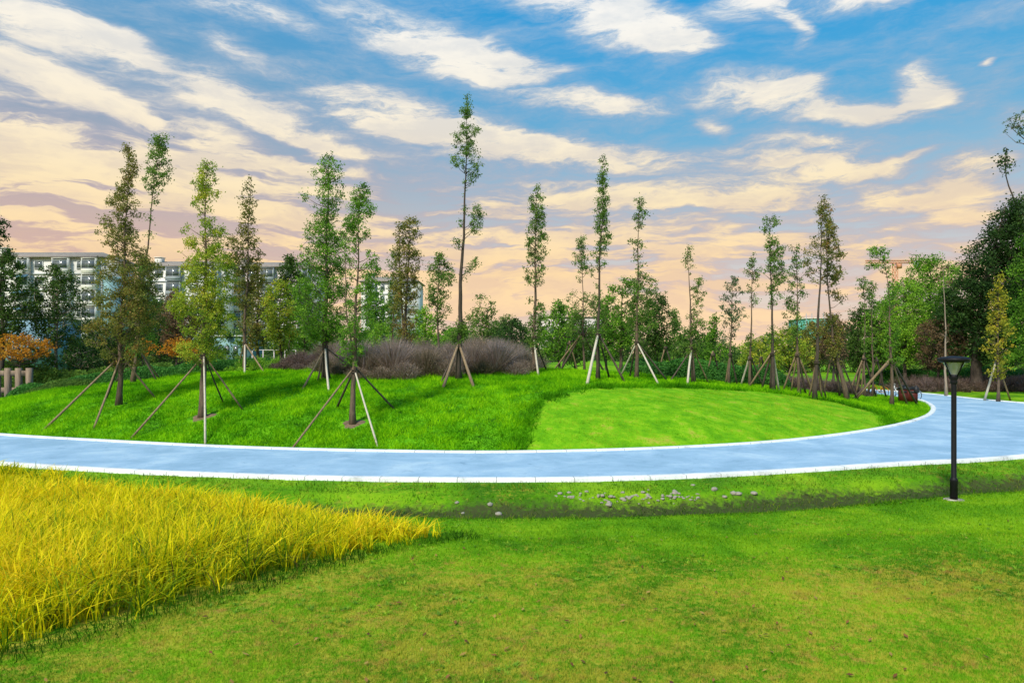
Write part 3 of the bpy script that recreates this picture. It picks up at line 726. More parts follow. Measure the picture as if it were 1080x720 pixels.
brace('crossed dark brace poles left of the white pole', f, 44, 352, [(589, 396, DP, 1.8), (581, 392, PO, 1.3), (640, 394, DP, 1.8)])
D = 34.5
_, f = tree('very slim tall spire tree propped by a long white pole', D, [(630, 400), (631, 355), (632, 290), (635, 230), (637, 167)], 5,
     [[(365, 0, 9, .5), (345, -2, 12, .5)], [(320, 0, 4, .3), (300, 0, 6, .3)], [(290, -1, 7, .5), (265, 0, 9, .6), (245, 1, 9, .6), (220, -1, 8, .75), (195, 0, 6, .8), (180, 0, 5, .9), (167, 0, 3, .8)]], 'mg', 'darkbark', lp=2.0, cr=3.0, limb=.3)
brace('long white brace pole and dark poles under the slim spire tree', f, D, 353, [(619, 405, PP, 2.5), (660, 404, DP, 1.8), (643, 394, DP, 1.8, 1.5)])
_, f = tree('thin straight tree with tiny scattered leaves above a bushy waist', 37, [(671, 398), (672, 340), (673, 280), (674, 207)], 5,
     [[(352, 2, 14, .7), (325, 6, 14, .8), (305, 8, 13, .75), (288, 4, 9, .6)], [(285, 0, 3, .3), (262, 0, 5, .3), (252, -2, 10, .25)], [(243, -1, 5, .35), (230, 1, 8, .5), (215, 0, 6, .55), (208, 0, 3, .6)]], 'mg', lp=2.0, cr=3.2, limb=.3)
brace('brace poles with one standing straight at the tree with the bushy waist', f, 37, 361, [(673, 398, PP, 2.2), (654, 397, PP, 1.5), (695, 405, PP, 1.6), (705, 402, DP, 1.2), (664, 396, DP, 1.4, 1.4)])
_, f = tree('leafy tree behind the pole with tiny leaves, bright green with low branches', 46, [(655, 396), (655, 350), (656, 320), (658, 290)], 5,
     [(372, 0, 10, .5), (350, 0, 20, .85), (325, -2, 20, .85), (308, 2, 15, .8), (293, 3, 8, .8)], 'g', lp=2.4, cr=4.4)
_, f = tree('lopsided thin tree, leaves only on its right side, with a short white pole', 38, [(731, 404), (729, 350), (727, 300), (725, 260)], 5,
     [[(372, 2, 8, .7), (350, 5, 12, .6), (335, 8, 9, .65), (318, 8, 7, .5), (302, 8, 8, .5), (293, 10, 6, .4)], [(290, 0, 3, .3), (275, 1, 4, .5), (262, 0, 4, .6)]], 'mg', lp=2.0, cr=3.0, limb=.3)
brace('short white brace pole under the lopsided thin tree', f, 38, 368, [(725, 405, PP, 2.0), (748, 403, PO, 1.3), (706, 402, DP, 1.2)])
_, f = tree('low twiggy tree with wide spaced leaves, just left of a slim pointed tree', 40, [(769, 403), (771, 350), (772, 320), (774, 290)], 3.6,
     [(362, -4, 10, .35), (345, 0, 13, .4), (325, 1, 15, .42), (305, 1, 11, .4), (291, 0, 4, .45)], 'sg', lp=2.0, cr=2.9, limb=.28)
brace('single slanting brace pole under the low twiggy tree', f, 40, 374, [(765, 404, PO, 1.6), (778, 400, DP, 1.3, .8)])
_, f = tree('slim pointed tree with a bare grey stem, its leaves only near the tip', 41, [(791, 403), (792, 350), (793, 310), (794, 267)], 3.8,
     [[(368, 0, 5, .5), (352, 0, 5, .5)], [(325, 0, 5, .25), (305, 1, 8, .4), (290, 0, 9, .45), (278, 0, 6, .5), (268, 0, 3, .6)]], 'mg', lp=2.0, cr=2.9, limb=.28)
brace('slanting pale brace pole under the slim pointed tree', f, 41, 378, [(781, 404, PP, 1.7), (806, 404, DP, 1.2), (795, 401, DP, 1.2, .8)])
_, f = tree('tall thin tree with stacked leaf tufts down its right side', 38, [(815, 408), (815, 350), (813, 290), (811, 229)], 5,
     [[(365, 0, 6, .3), (345, 0, 6, .2)], [(325, 0, 4, .3), (310, 4, 8, .5), (296, 7, 10, .65), (278, 4, 10, .65), (262, 4, 9, .6), (250, 2, 5, .4)], [(245, -1, 7, .45), (235, 0, 7, .7), (229, 0, 6, .6)]], 'mg', 'darkbark', lp=2.1, cr=3.3, limb=.3)
brace('crossed poles with one whitish pole under the tree with stacked tufts', f, 38, 373, [(822, 402, PP, 2.0), (789, 405, PO, 1.7), (803, 406, DP, 1.6), (812, 408, DP, 1.6)])
_, f = tree('feathery open tree with hanging side twigs, right of the tree with stacked tufts', 39, [(842, 408), (841, 350), (841, 300), (840, 256)], 4.2,
     [(362, -2, 10, .45), (340, -5, 10, .4), (325, -8, 9, .5), (310, -2, 14, .45), (295, 0, 12, .5), (275, 1, 8, .45), (262, -2, 7, .5), (256, 0, 5, .5)], 'mg', lp=2.1, cr=3.2, limb=.3)
brace('crossed brown brace poles under the feathery open tree', f, 39, 374, [(825, 403, PO, 1.6), (859, 402, PO, 1.6), (850, 408, DP, 1.5), (834, 408, PO, 1.4)])
_, f = tree('tall tree with a dark smooth stem and a narrow leafy tip', 37, [(860, 410), (862, 350), (866, 280), (868, 208)], 5.6,
     [[(360, 0, 4, .3), (345, 0, 4, .3)], [(300, -8, 6, .3), (285, -10, 9, .3), (262, -10, 12, .25), (245, 0, 6, .4)], [(245, 3, 7, .75), (228, 1, 7, .95), (215, 0, 6, 1), (208, 0, 4, .8)]], 'bg', 'darkbark', lp=2.1, cr=3.2, limb=.3)
brace('short crossed poles at the foot of the dark smooth stemmed tree', f, 37, 382, [(853, 407, PO, 1.5), (867, 408, PO, 1.5), (872, 407, DP, 1.2, .8)])
_, f = tree('curved tree with rust tinted leaves, close beside the dark smooth stem', 39.5, [(893, 414), (885, 385), (878, 355), (873, 300), (871, 250), (873, 226)], 5,
     [[(385, 0, 7, .5), (365, 0, 8, .8), (345, 2, 8, .8), (330, 2, 7, .6)], [(320, 10, 6, .55), (312, 11, 6, .7), (305, -4, 7, .4)], [(300, 4, 9, .65), (285, 6, 10, .8), (262, 6, 10, .8), (245, 6, 7, .7), (230, 2, 4, .6)]], 'bg', lp=2.4, cr=3.5, limb=.3)
brace('thick brown brace poles under the curved rust tinted tree', f, 39.5, 362, [(896, 411, PO, 2.3), (886, 407, DP, 1.8), (905, 405, DP, 1.2)])
_, f = tree('thin tree with small open crown, left one of a close pair', 46, [(912, 405), (912, 350), (912, 320), (910, 291)], 3, [[(325, -1, 6, .5), (305, 0, 6, .6), (292, 0, 5, .6)], [(370, 0, 5, .3), (340, 0, 4, .2)]], 'mg', lp=2.0, cr=2.9, limb=.28)
_, f2 = tree('thin tree with small open crown, right one of a close pair', 46.5, [(920, 405), (920, 350), (919, 320), (920, 297)], 3, [[(330, 1, 6, .4), (310, 0, 6, .6), (298, 0, 5, .6)], [(375, 0, 6, .4), (345, 0, 4, .2)]], 'mg', lp=2.0, cr=2.9, limb=.28)
brace('group of crossed brown brace poles between the rust tinted tree and the hooked tree', f, 46, 378, [(894, 408, PO, 1.5), (902, 410, PO, 1.5), (925, 409, DP, 1.4), (908, 404, PO, 1.2, .8)])
D = 40
_, f = tree('tree whose tip hooks over to the left, near the dark red bin', D, [(941, 424), (939, 370), (938, 310), (934, 280), (929, 262), (924, 259)], 4.6,
     [[(385, 0, 8, .45), (365, 0, 10, .5), (330, 4, 12, .35), (300, 4, 9, .35)], [(300, 0, 6, .3), (285, 3, 8, .7), (270, 0, 9, .8), (260, 0, 7, .8)], [(272, -12, 5, .4), (266, -10, 5, .7), (262, -9, 5, .5)], [(282, -14, 6, .2), (279, -14, 5, .2)]], 'g', lp=2.1, cr=3.3, limb=.3)
brace('thick dark brace poles beside the dark red bin', f, D, 381, [(901, 415, PO, 2.6), (899, 411, DP, 2.0), (957, 427, PO, 1.9), (968, 427, DP, 2.0)])

for lab, u, D, vt, fe in (('low brown brace poles behind the crossed dark poles', 600, 50, 362, [(590, 392, DP, 1.4, .8), (611, 392, PO, 1.3, .8)]),
        ('thin brace poles just right of the lopsided thin tree', 752, 44, 374, [(743, 404, PO, 1.4, .8), (762, 402, DP, 1.3, .8)]),
        ('brace pole pair between the pointed tree and the stacked tuft tree', 803, 44, 378, [(796, 402, PO, 1.4, .8), (812, 403, DP, 1.4, .8)]),
        ('leaning brown pole pair left of the curved rust tinted tree', 877, 43, 380, [(868, 406, PO, 1.5, .8), (889, 408, DP, 1.4, .8)]),
        ('brace poles behind the hooked tree', 924, 47, 380, [(914, 410, PO, 1.5, .8), (935, 412, DP, 1.3, .8)]),
        ('thin pole pair behind the green hummocks', 702, 53, 366, [(692, 392, PO, 1.2, .8), (714, 392, DP, 1.2, .8)])):
    fq, _, _ = trunkfn([(u, 420), (u, 380), (u, 300)], D); brace(lab, fq, D, vt, fe)
# soil rings
for (q, r) in SOIL[:2]:
    b = MB(); n = 26; th = np.arange(n) / n * 6.2832; V = [(q[0], q[1], float(hgt(q[0], q[1])) + .06)]
    for rr, dz in ((.35, .04), (.62, .02), (.9, -.05)):
        R = r * rr * (1 + .22 * np.sin(th * 3 + q[0]) + rng.normal(0, .05, n)); xs, ys = q[0] + R * np.cos(th), q[1] + R * np.sin(th)
        V += list(zip(xs, ys, hgt(xs, ys) + dz))
    fs3 = [(0, 1 + k, 1 + (k + 1) % n) for k in range(n)]; b.add(V, fs3)
    b.f4.append(np.array([(1 + a * n + k, 1 + (a + 1) * n + k, 1 + (a + 1) * n + (k + 1) % n, 1 + a * n + (k + 1) % n) for a in range(2) for k in range(n)]))
    o = b.build('bare_soil', M['soil'], smooth=True); tag(o, kind='structure')

# ------------------------------------------------------------------ background trees
def bgtree(label, u, D, vtop, vcb, hw, pal, w=4, shape='round', group='background trees behind the mound', lp=None, bark='darkbark', cov=1.15, dens=1.0, name='tree', lean=0, cr=None, lobes=0):
    H = vcb - vtop; dens *= 1.25; hw *= 1.12
    if shape == 'round': pr = [(0, .30), (.1, .62), (.3, .92), (.55, 1), (.8, .9), (1, .45)]
    elif shape == 'cone': pr = [(0, .06), (.15, .28), (.4, .6), (.7, .9), (.9, 1), (1, .6)]
    elif shape == 'col': pr = [(0, .3), (.15, .75), (.5, 1), (.8, .9), (1, .4)]
    elif shape == 'umb': pr = [(0, .45), (.2, .85), (.5, 1), (.8, .95), (1, .7)]
    rows = [(vtop + a * H, rng.normal(0, hw * .07), b_ * hw * rng.uniform(.9, 1.1), dens) for a, b_ in pr]
    return tree(label, D, [(u, 400), (u + lean * .4, vcb), (u + lean, vtop + 3)], w, rows, pal, bark, lp=lp or max(2.3, 3.0 - D / 90), cr=cr or max(3.6, hw * .15), cov=cov, limb=.4, wob=.8, group=group, ascend=.5, name=name, irr=.22)
BT = [
 ('dark evergreen at the left edge with wide drooping layers', 2, 50, 264, 368, 26, 'md', 7, 'round'),
 ('dark two lobed tree with a pale trunk in front of the white building', 60, 52, 281, 365, 25, 'md', 6, 'round'),
 ('broad dark low tree beneath the building, right of the pale trunked tree', 98, 58, 338, 392, 26, 'dg', 5, 'round'),
 ('dark shrubby tree filling the gap right of the left tall tree', 168, 62, 318, 392, 24, 'md', 5, 'round'),
 ('reddish brown leaved bushy tree behind the yellow green tree', 186, 56, 308, 372, 17, 'br', 4, 'col'),
 ('dark green tree seen right behind the yellow green tree', 222, 60, 316, 350, 17, 'md', 4, 'round'),
 ('dense tree behind the narrow dark topped tree', 272, 50, 288, 368, 17, 'bg', 6, 'col'),
 ('yellow green tree left of the deep green column', 296, 46, 296, 372, 17, 'yg', 5, 'col'),
 ('rounded dark crown left of the deep green column', 306, 60, 270, 335, 15, 'md', 4, 'round'),
 ('pale green bushy tree behind the deep green column', 322, 52, 300, 372, 16, 'g', 4, 'round'),
 ('light green tree between the deep green column and the soil ring tree', 396, 56, 305, 370, 16, 'g', 4, 'round'),
 ('bright lime bush tree left of the twin topped tree', 402, 50, 342, 378, 14, 'lg', 3, 'round'),
 ('bright lime small tree left of the short open crowned tree', 447, 52, 325, 378, 14, 'lg', 4, 'col'),
 ('dark blue green pointed tree on the horizon right of the tallest tree', 514, 88, 318, 372, 22, 'fw', 5, 'cone'),
 ('second blue green tree joined to the pointed horizon tree', 532, 92, 334, 375, 17, 'fw', 4, 'round'),
 ('round dark bush tree with a smooth top left of the slim sparse tree', 541, 70, 337, 385, 20, 'dg', 4, 'round'),
 ('mid green tree low behind the tallest tree', 478, 66, 346, 385, 22, 'g', 4, 'round'),
 ('light branchy tree with loose sprays beside the slim sparse tree', 590, 52, 318, 378, 21, 'g', 4, 'round'),
 ('spreading green tree between the slim sparse and white pole trees', 606, 62, 335, 384, 20, 'md', 4, 'round'),
 ('green tree just right of the spire tree', 640, 58, 312, 378, 14, 'g', 4, 'round'),
 ('thick green tree right of the bushy waisted tree', 692, 56, 312, 378, 19, 'md', 4, 'round'),
 ('small pointed pale tree standing alone on the skyline', 711, 78, 325, 372, 9, 'mg', 3, 'cone'),
 ('small round tree right of the lopsided tree', 752, 60, 330, 380, 13, 'g', 3, 'cone'),
 ('dark round bush tree behind the twiggy tree', 746, 66, 352, 385, 14, 'dg', 3, 'round'),
 ('yellowish green bush tree behind the feathery tree', 832, 58, 346, 388, 20, 'yg', 4, 'round'),
 ('olive tree behind the dark smooth stem', 862, 62, 338, 388, 18, 'bg', 4, 'round'),
 ('rusty brown spotted tree behind the curved tree', 880, 60, 332, 386, 14, 'br', 4, 'col'),
 ('dark green tree behind the close pair of thin trees', 905, 68, 325, 386, 19, 'md', 4, 'round'),
 ('fresh green tree right of the hooked tree', 955, 64, 296, 385, 23, 'lg', 5, 'round'),
 ('wide feathery green tree left of the big dark tree', 981, 68, 274, 382, 38, 'g', 7, 'round'),
 ('brown leaved low tree under the feathery green tree', 990, 60, 335, 388, 22, 'br', 4, 'round'),
 ('low dark shrub beside the timber barrier, under the two lobed tree', 38, 50, 366, 393, 17, 'md', 3, 'round'),
 ('low dark shrub right of the pale trunk of the two lobed tree', 84, 52, 364, 393, 18, 'dg', 3, 'round'),
 ('dark green bushy shrub behind the small half hidden orange tree', 130, 58, 352, 393, 19, 'md', 3, 'round'),
 ('dark hedge like shrub left of the annex', 202, 60, 364, 392, 14, 'mg', 3, 'round'),
 ('deep green bushy tree between lopsided tree and dark round bush', 722, 62, 350, 386, 17, 'mg', 3, 'round'),
 ('light olive low tree behind the slim pointed tree', 800, 62, 356, 390, 20, 'yg', 3, 'round'),
 ('olive tree between hooked tree and feathery green tree', 930, 66, 318, 388, 18, 'g', 4, 'round'),
]
for (lab, u, D, vt, vc, hw, pal, w, shp) in BT:
    bgtree(lab, u, D, vt, vc, hw, pal, w, shp, bark='palebark' if 'pale trunk' in lab else 'darkbark')
# the big dark tree on the right: several lobes
tree('huge dark broadleaf tree towering at the right edge', 58, [(1030, 400), (1031, 350), (1040, 290), (1062, 215)], 14,
     [[(384, 20, 26, 1), (364, 6, 38, 1.6), (340, 2, 42, 2), (315, 2, 42, 2), (295, 7, 40, 2), (275, 12, 38, 2), (255, 16, 34, 2), (238, 18, 30, 2), (222, 20, 24, 2), (209, 20, 15, 1.8)], [(350, 62, 26, 1), (300, 60, 30, 1), (260, 56, 28, 1), (225, 42, 24, 1)], [(184, 0, 3, .4), (175, -1, 5, .8), (165, -1, 6, .9), (156, -3, 5, .7)]],
     'dg', 'darkbark', lp=2.8, cr=6.5, cov=1.3, group='background trees behind the mound', name='tree', tb=-.05, irr=.08, extra=[([(1076, 236), (1070, 212), (1063, 192), (1061, 172), (1062, 156)], 2.2)])
tree('fresh dark green tree cut by the right edge, in front of the huge dark tree', 52, [(1088, 400), (1088, 330), (1088, 240)], 8,
     [(385, 0, 18, .8), (350, 0, 22, 1), (310, 0, 24, 1), (270, 0, 20, 1), (245, 0, 10, .9)], 'g', 'darkbark', lp=2.8, cr=6, cov=1.1, group='background trees behind the mound', name='tree', tb=-.12)
tree('narrow yellow orange cone tree in front of the huge dark tree', 46, [(1052, 405), (1053, 350), (1053, 290)], 3.5,
     [(398, 0, 9, .5), (380, 0, 14, .55), (358, 0, 14, .6), (335, -2, 10, .6), (315, 0, 7, .7), (300, 0, 4, .8), (289, 0, 3, .7)], 'ye', 'bark', lp=2.5, cr=3.6, group='background trees behind the mound', name='tree')
_f, _, _ = trunkfn([(1052, 405), (1053, 350), (1053, 290)], 46)
brace('slanting pale brace pole under the yellow orange cone tree', _f, 46, 380, [(1038, 414, PP, 1.8), (1066, 410, PO, 1.4)])
tree('leafless pale straight sapling rising behind the street lamp', 52, [(998, 402), (997, 340), (995, 290), (993, 262)], 3.2, [[(300, 0, 9, .07), (275, 0, 5, .12)], [(360, 0, 8, .06), (340, 0, 10, .05)]], 'br', 'palebark', lp=2.0, cr=2.6, limb=.25, group='background trees behind the mound', name='sapling')
tree('tall thin tree at the right edge, its bending leafy tips above the huge dark tree', 50, [(1100, 400), (1098, 300), (1094, 200), (1088, 130), (1086, 100)], 5,
     [[(148, -12, 7, .25), (140, -16, 11, .35), (132, -20, 12, .5), (126, -22, 8, .4), (118, -8, 8, .3)], [(260, 0, 10, .5), (200, -3, 12, .4)]], 'sg', 'bark', lp=2.4, cr=2.8, extra=[([(1096, 160), (1088, 152), (1076, 142), (1064, 131)], 1.6)], group='background trees behind the mound', name='tree')
tree('thin curved shoot with a leaf tuft rising over the huge dark tree', 56, [(1074, 230), (1069, 207), (1063, 190), (1062, 170), (1063, 155)], 1.8,
     [[(178, -2, 5, .6), (168, -2, 6, .9), (158, -4, 6, .7)], [(232, 2, 5, .7), (214, 4, 5, .5)]], 'g', 'darkbark', lp=2.5, cr=3, limb=.25, group='background trees behind the mound', name='tree') if False else None
tree('tall dark spray of a tree cut off by the left edge above the evergreen', 56, [(-18, 400), (-16, 300), (-8, 236)], 6,
     [[(262, 0, 10, .8), (250, 0, 12, .9), (236, 8, 16, .9), (231, 4, 8, .6)], [(330, 0, 18, .9), (290, 0, 14, .9)]], 'dg', 'darkbark', lp=2.6, cr=4, group='background trees behind the mound', name='tree')
# orange topped small trees
for lab, u, D, vt, vc, hw in (('flat topped orange tree over the low wooden wall at the left', 20, 48, 354, 378, 26), ('orange topped small tree left of the yellow green tree', 190, 54, 358, 374, 19), ('smaller orange topped tree half hidden by the left tall trees', 150, 56, 360, 376, 15)):
    bgtree(lab, u, D, vt, vc, hw, 'or', 3, 'umb', group='small orange topped trees', cr=3.6, name='ornamental_tree')

# distant wood
b = MB(); bt = MB()
tops = [(-80, 345), (0, 350), (60, 352), (130, 348), (200, 346), (300, 336), (360, 340), (420, 340), (470, 342), (520, 346), (560, 348), (600, 342), (640, 338), (690, 345), (730, 352), (780, 356), (820, 348), (870, 340), (905, 334), (950, 330), (1000, 322), (1080, 318), (1180, 310)]
tu = [t[0] for t in tops]; tv = [t[1] for t in tops]
for k in range(170):
    u = -80 + 1260 * (k + rng.random()) / 170; D = rng.uniform(96, 118); s = D / F
    vt = np.interp(u, tu, tv) + abs(rng.normal(0, 5)); hw = rng.uniform(9, 17)
    for q in range(11):
        vc = vt + rng.uniform(0, 1) ** .8 * (388 - vt) + 3; uu = u + rng.normal(0, hw * .45) * (1 if vc > vt + 10 else .4)
        c = P(uu, vc, D + rng.normal(0, 2)); n = 70
        R = rng.uniform(4, 8) * s
        leafquads(b, c + rng.normal(0, .5, (n, 3)) * R, 2.9 * s, 1.9 * s, np.full(n, rng.normal(.45, .18)) + rng.normal(0, .1, n))
tag(b.build('distant_wood', M['leaf_fw']), 'distant mixed green wood closing the view behind the park', 'woodland', kind='stuff')

# ------------------------------------------------------------------ shrub beds
def wisps(name, label, cat, poly, n, h, mat, w=.02, lean=.5, tb=.5, seed=50, segs=2):
    poly = catmull(poly, 6, True); mn, mx_ = poly.min(0), poly.max(0)
    x = rng.uniform(mn[0], mx_[0], n); y = rng.uniform(mn[1], mx_[1], n); k = inside(poly, x, y); x, y = x[k], y[k]; n = len(x)
    sp_ = .85 * max(.7, h); cen = []
    cx0 = rng.uniform(mn[0], mx_[0], 4000); cy0 = rng.uniform(mn[1], mx_[1], 4000); kk = inside(poly, cx0, cy0)
    for q in zip(cx0[kk], cy0[kk]):
        if all((q[0] - w_[0]) ** 2 + (q[1] - w_[1]) ** 2 > (sp_ * .62) ** 2 for w_ in cen): cen.append(q)
    cen = np.array(cen); hs = rng.uniform(.62, 1.12, len(cen)); ts = rng.normal(0, .13, len(cen))
    w8 = rng.integers(0, len(cen), n); off = np.abs(rng.normal(0, .55, n)); an = rng.uniform(0, 6.283, n)
    x = cen[w8, 0] + .22 * sp_ * off * np.cos(an); y = cen[w8, 1] + .22 * sp_ * off * np.sin(an)
    dd = np.clip(pdist(poly, x, y) / .8, .45, 1)
    hh = h * hs[w8] * dd * rng.uniform(.4, 1.06, n) / np.sqrt(1 + (off * .75) ** 2)
    b = MB(); blades(b, x, y, hgt(x, y) - .02, hh, w * rng.uniform(.5, 1.3, n), an + rng.normal(0, .5, n), off * .85 + rng.uniform(0, .25, n), np.clip(tb + ts[w8] + .3 * (hh / h - .6) + rng.normal(0, .17, n), 0, 1), 3, 1.4)
    nl = int(n * .9); i_ = rng.integers(0, n, nl); tq = rng.random(nl) ** .6
    o_ = (off[i_] * .85) * hh[i_] * tq ** 1.4
    leafquads(b, np.stack([x[i_] + np.cos(an[i_]) * o_, y[i_] + np.sin(an[i_]) * o_, hgt(x[i_], y[i_]) + hh[i_] * tq * .95], 1) + rng.normal(0, .05, (nl, 3)), w * 2.2, w * 1.4, np.clip(tb + ts[w8[i_]] + rng.normal(0, .2, nl), 0, 1))
    m2 = 9000
    return tag(b.build(name, M[mat]), label, cat, kind='stuff')
wisps('shrub_bed', 'purple grey wispy shrub bed on the crest of the mound', 'shrubs', [G(350, 395)[:2], G(392, 400.5)[:2], G(450, 399)[:2], G(510, 395.5)[:2], G(556, 393.6)[:2], (1.5, 44.5), (-2, 47.5), (-8, 48), (-12, 45), (-12.0, 41)], 170000, 2.0, 'leaf_pu', .028, .55, .52, 50)
wisps('shrub_bed', 'brownish wispy shrub bed behind the deep green column tree', 'shrubs', [(-13.9, 40), (-11.2, 39.8), (-10.6, 42.6), (-12.2, 45), (-14.6, 44)], 40000, 1.25, 'leaf_pb', .028, .6, .5, 54)
wisps('shrub_bed', 'long low band of purplish brown shrubs behind the path at the right', 'shrubs', [(34.0, 57), (44, 54), (56, 52), (60, 58), (48, 62), (36, 63.5), (33.8, 61)], 90000, 1.35, 'leaf_pb', .04, .5, .5, 58)
wisps('shrub_bed', 'purplish brown shrubs behind the crossed poles on the right of the mound', 'shrubs', [(16.5, 46.5), (21, 45.5), (24.5, 47), (25.5, 51), (22, 55), (17, 55)], 50000, 1.25, 'leaf_pb', .035, .5, .42, 60)
def cover(name, label, poly, n, hh, mat, size=.16, seed=70, cat='ground cover'):
    poly = catmull(poly, 6, True); mn, mx_ = poly.min(0), poly.max(0)
    x = rng.uniform(mn[0], mx_[0], n); y = rng.uniform(mn[1], mx_[1], n); k = inside(poly, x, y); x, y = x[k], y[k]; n = len(x)
    d = pdist(poly, x, y); c = vnoise(x, y, 1.9, seed); c2 = vnoise(x, y, .6, seed + 2)
    top = hh * np.clip(d / 1.1, 0, 1) ** .5 * (.55 + .5 * c + .22 * c2)
    z = hgt(x, y) + top * rng.random(n) ** .35
    b = MB(); leafquads(b, np.stack([x, y, z], 1), size, size * .6, .45 + .5 * (c2 - .5) + .3 * (c - .5) + rng.normal(0, .13, n))
    return tag(b.build(name, M[mat]), label, cat, kind='stuff')
cover('ground_cover', 'rounded dark green ground cover hummocks behind the right part of the mound', [(7.6, 44.4), (12, 43.2), (17.5, 43.6), (18.5, 47), (15.5, 51), (10, 51.5), (7.4, 48)], 60000, 1.35, 'leaf_gc', .17, 70)
cover('ground_cover', 'low green hedge planting along the back of the mound at the left', [(-30.5, 41), (-26, 40.8), (-20, 41.2), (-15.5, 42), (-15, 45), (-22, 46.5), (-29, 45.5)], 70000, .95, 'leaf_gc', .16, 74)
cover('ground_cover', 'darker round hedge clump at the left end of the low hedge', [(-28.6, 39.8), (-25.6, 39.6), (-25, 41.4), (-27.2, 42.2), (-29.2, 41.4)], 16000, .85, 'leaf_mg', .15, 78)
cover('ground_cover', 'dark clipped greenery behind the shrub band at the right', [(36, 66), (44, 65), (54, 64), (56, 68), (44, 71), (36, 70)], 40000, 1.5, 'leaf_gc', .2, 80)
cover('shrubbery', 'dark green shrubbery massed behind the timber barrier at the left', [(-42, 49), (-34, 48.5), (-27, 49), (-24, 50.5), (-27, 53), (-36, 54), (-42, 53)], 60000, 2.1, 'leaf_mg', .19, 90, 'shrubbery')
wisps('tall_weeds', 'fresh green tall weeds around the bare stem of the narrow dark topped tree', 'weeds', [(-17.2, 41), (-14.4, 40.6), (-13.6, 42.6), (-16.6, 43.4)], 5000, .95, 'leaf_lg', .07, .5, .35, 84)
for k, (x, y) in enumerate(((-10.0, 38.6),)):
    pass
# ------------------------------------------------------------------ street lamp
lx, ly, lz = G(1006, 527)
s = ly / F
t = empty('street_lamp', (lx, ly, lz), 'black garden street lamp with a flat cap and tapered glass shade beside the ditch', 'street lamp')
top = CH - (376 - HV) * s
def zz(v): return CH - (v - HV) * s
b = MB(); b.lathe([(0, lz + .02), (.20, lz + .02), (.21, lz - .05), (.21, lz - .2)], (lx, ly, 0), 20)
V = b.v[0]; V[:, 0] += .03 * np.sin(V[:, 1] * 40); b.build('footing', M['stone'], t)
b = MB(); zs = lz + .012
b.lathe([(0, lz - .1), (.082, lz - .1), (.082, zz(507.5)), (.088, zz(507)), (.088, zz(505.5)), (.070, zz(504)), (.058, zz(503)), (.056, zz(404)), (.056, zz(403)), (0, zz(403))], (lx, ly, 0), 24); b.build('pole', M['lampmetal'], t, smooth=False)
b = MB(); b.lathe([(.057, zz(405)), (.075, zz(404)), (.078, zz(402)), (.07, zz(400.5)), (.095, zz(399)), (.10, zz(396)), (.085, zz(395)), (0, zz(395))], (lx, ly, 0), 24); b.build('collar', M['lampmetal'], t)
glass, nt, out = newmat('frosted_glass'); L = nt.links.new
p = nd(nt, 'ShaderNodeBsdfPrincipled'); p.inputs['Base Color'].default_value = (.62, .64, .56, 1); p.inputs['Roughness'].default_value = .25; p.inputs['Transmission Weight'].default_value = .35
tr = nd(nt, 'ShaderNodeBsdfTransparent'); mxs = nd(nt, 'ShaderNodeMixShader'); mxs.inputs[0].default_value = .8
L(tr.outputs[0], mxs.inputs[1]); L(p.outputs[0], mxs.inputs[2]); L(mxs.outputs[0], out.inputs[0])
b = MB(); b.lathe([(.07, zz(395)), (.235, zz(382))], (lx, ly, 0), 28); b.build('glass_shade', glass, t, smooth=True)
b = MB(); b.lathe([(0, zz(381.5)), (.27, zz(382)), (.325, zz(381)), (.345, zz(379.2)), (.335, zz(377.6)), (.25, zz(376.4)), (.1, zz(375.6)), (0, zz(375.3))], (lx, ly, 0), 36); b.build('cap', M['lampmetal'], t, smooth=True)
for k in range(4):
    a = .25 + k * math.pi / 2
    b = MB(); b.tube([(lx + .09 * math.cos(a), ly + .09 * math.sin(a), zz(397)), (lx + .265 * math.cos(a), ly + .265 * math.sin(a), zz(381.5))], .016, 6); b.build('rib', M['lampmetal'], t)
b = MB(); b.lathe([(0, zz(394)), (.03, zz(394)), (.035, zz(391)), (.03, zz(387)), (0, zz(386.5))], (lx, ly, 0), 12); b.build('bulb', M['stone'], t)

# ------------------------------------------------------------------ bin
M['binred'] = plainmat('dark_red_paint', (.075, .012, .008), (.12, .02, .012), 5, .5, .1)
M['black'] = plainmat('black_plastic', (.012, .012, .013), (.025, .025, .026), 8, .5, .15)
D = 44.0; bx = (957.5 - CX) / F * D; bz = float(hgt(bx, D)); s = D / F
t = empty('litter_bin', (bx, D, bz), 'dark red two bay litter bin with a black lid beside the path bend', 'bin', rz=-.35)
def local(b, name, mat, par, smooth=False):
    o = b.build(name, mat, None, smooth); o.parent = par; return o
zb = 1.05
b = MB(); b.box((-.27, 0, .45), (.50, .46, .80)); b.box((.27, 0, .45), (.50, .46, .80)); b.box((0, -.02, .44), (.05, .40, .78)); local(b, 'body', M['binred'], t)
b = MB(); b.box((0, 0, .905), (1.12, .54, .09)); b.box((0, 0, .965), (1.0, .46, .03)); local(b, 'lid', M['black'], t)
for sx in (-1, 1):
    b = MB(); b.box((sx * .27, -.235, .70), (.34, .02, .13)); local(b, 'opening', M['black'], t)
    for sy in (-1, 1):
        b = MB(); b.box((sx * .44, sy * .16, .025), (.07, .07, .05)); local(b, 'foot', M['black'], t)
b = MB(); pts = []
b.lathe([(.0, .62), (.13, .64), (.17, .75), (.16, .9), (.12, 1.0), (.05, 1.04), (.07, 1.10), (0, 1.11)], (.44, -.16, .0), 10); 
for V in b.v: V += rng.normal(0, .008, V.shape)
o = local(b, 'rubbish_bag', M['black'], None); o.location = (bx, D, bz); o.rotation_euler = (0, 0, -.35); tag(o, 'bulging black rubbish bag against the dark red bin', 'rubbish bag')

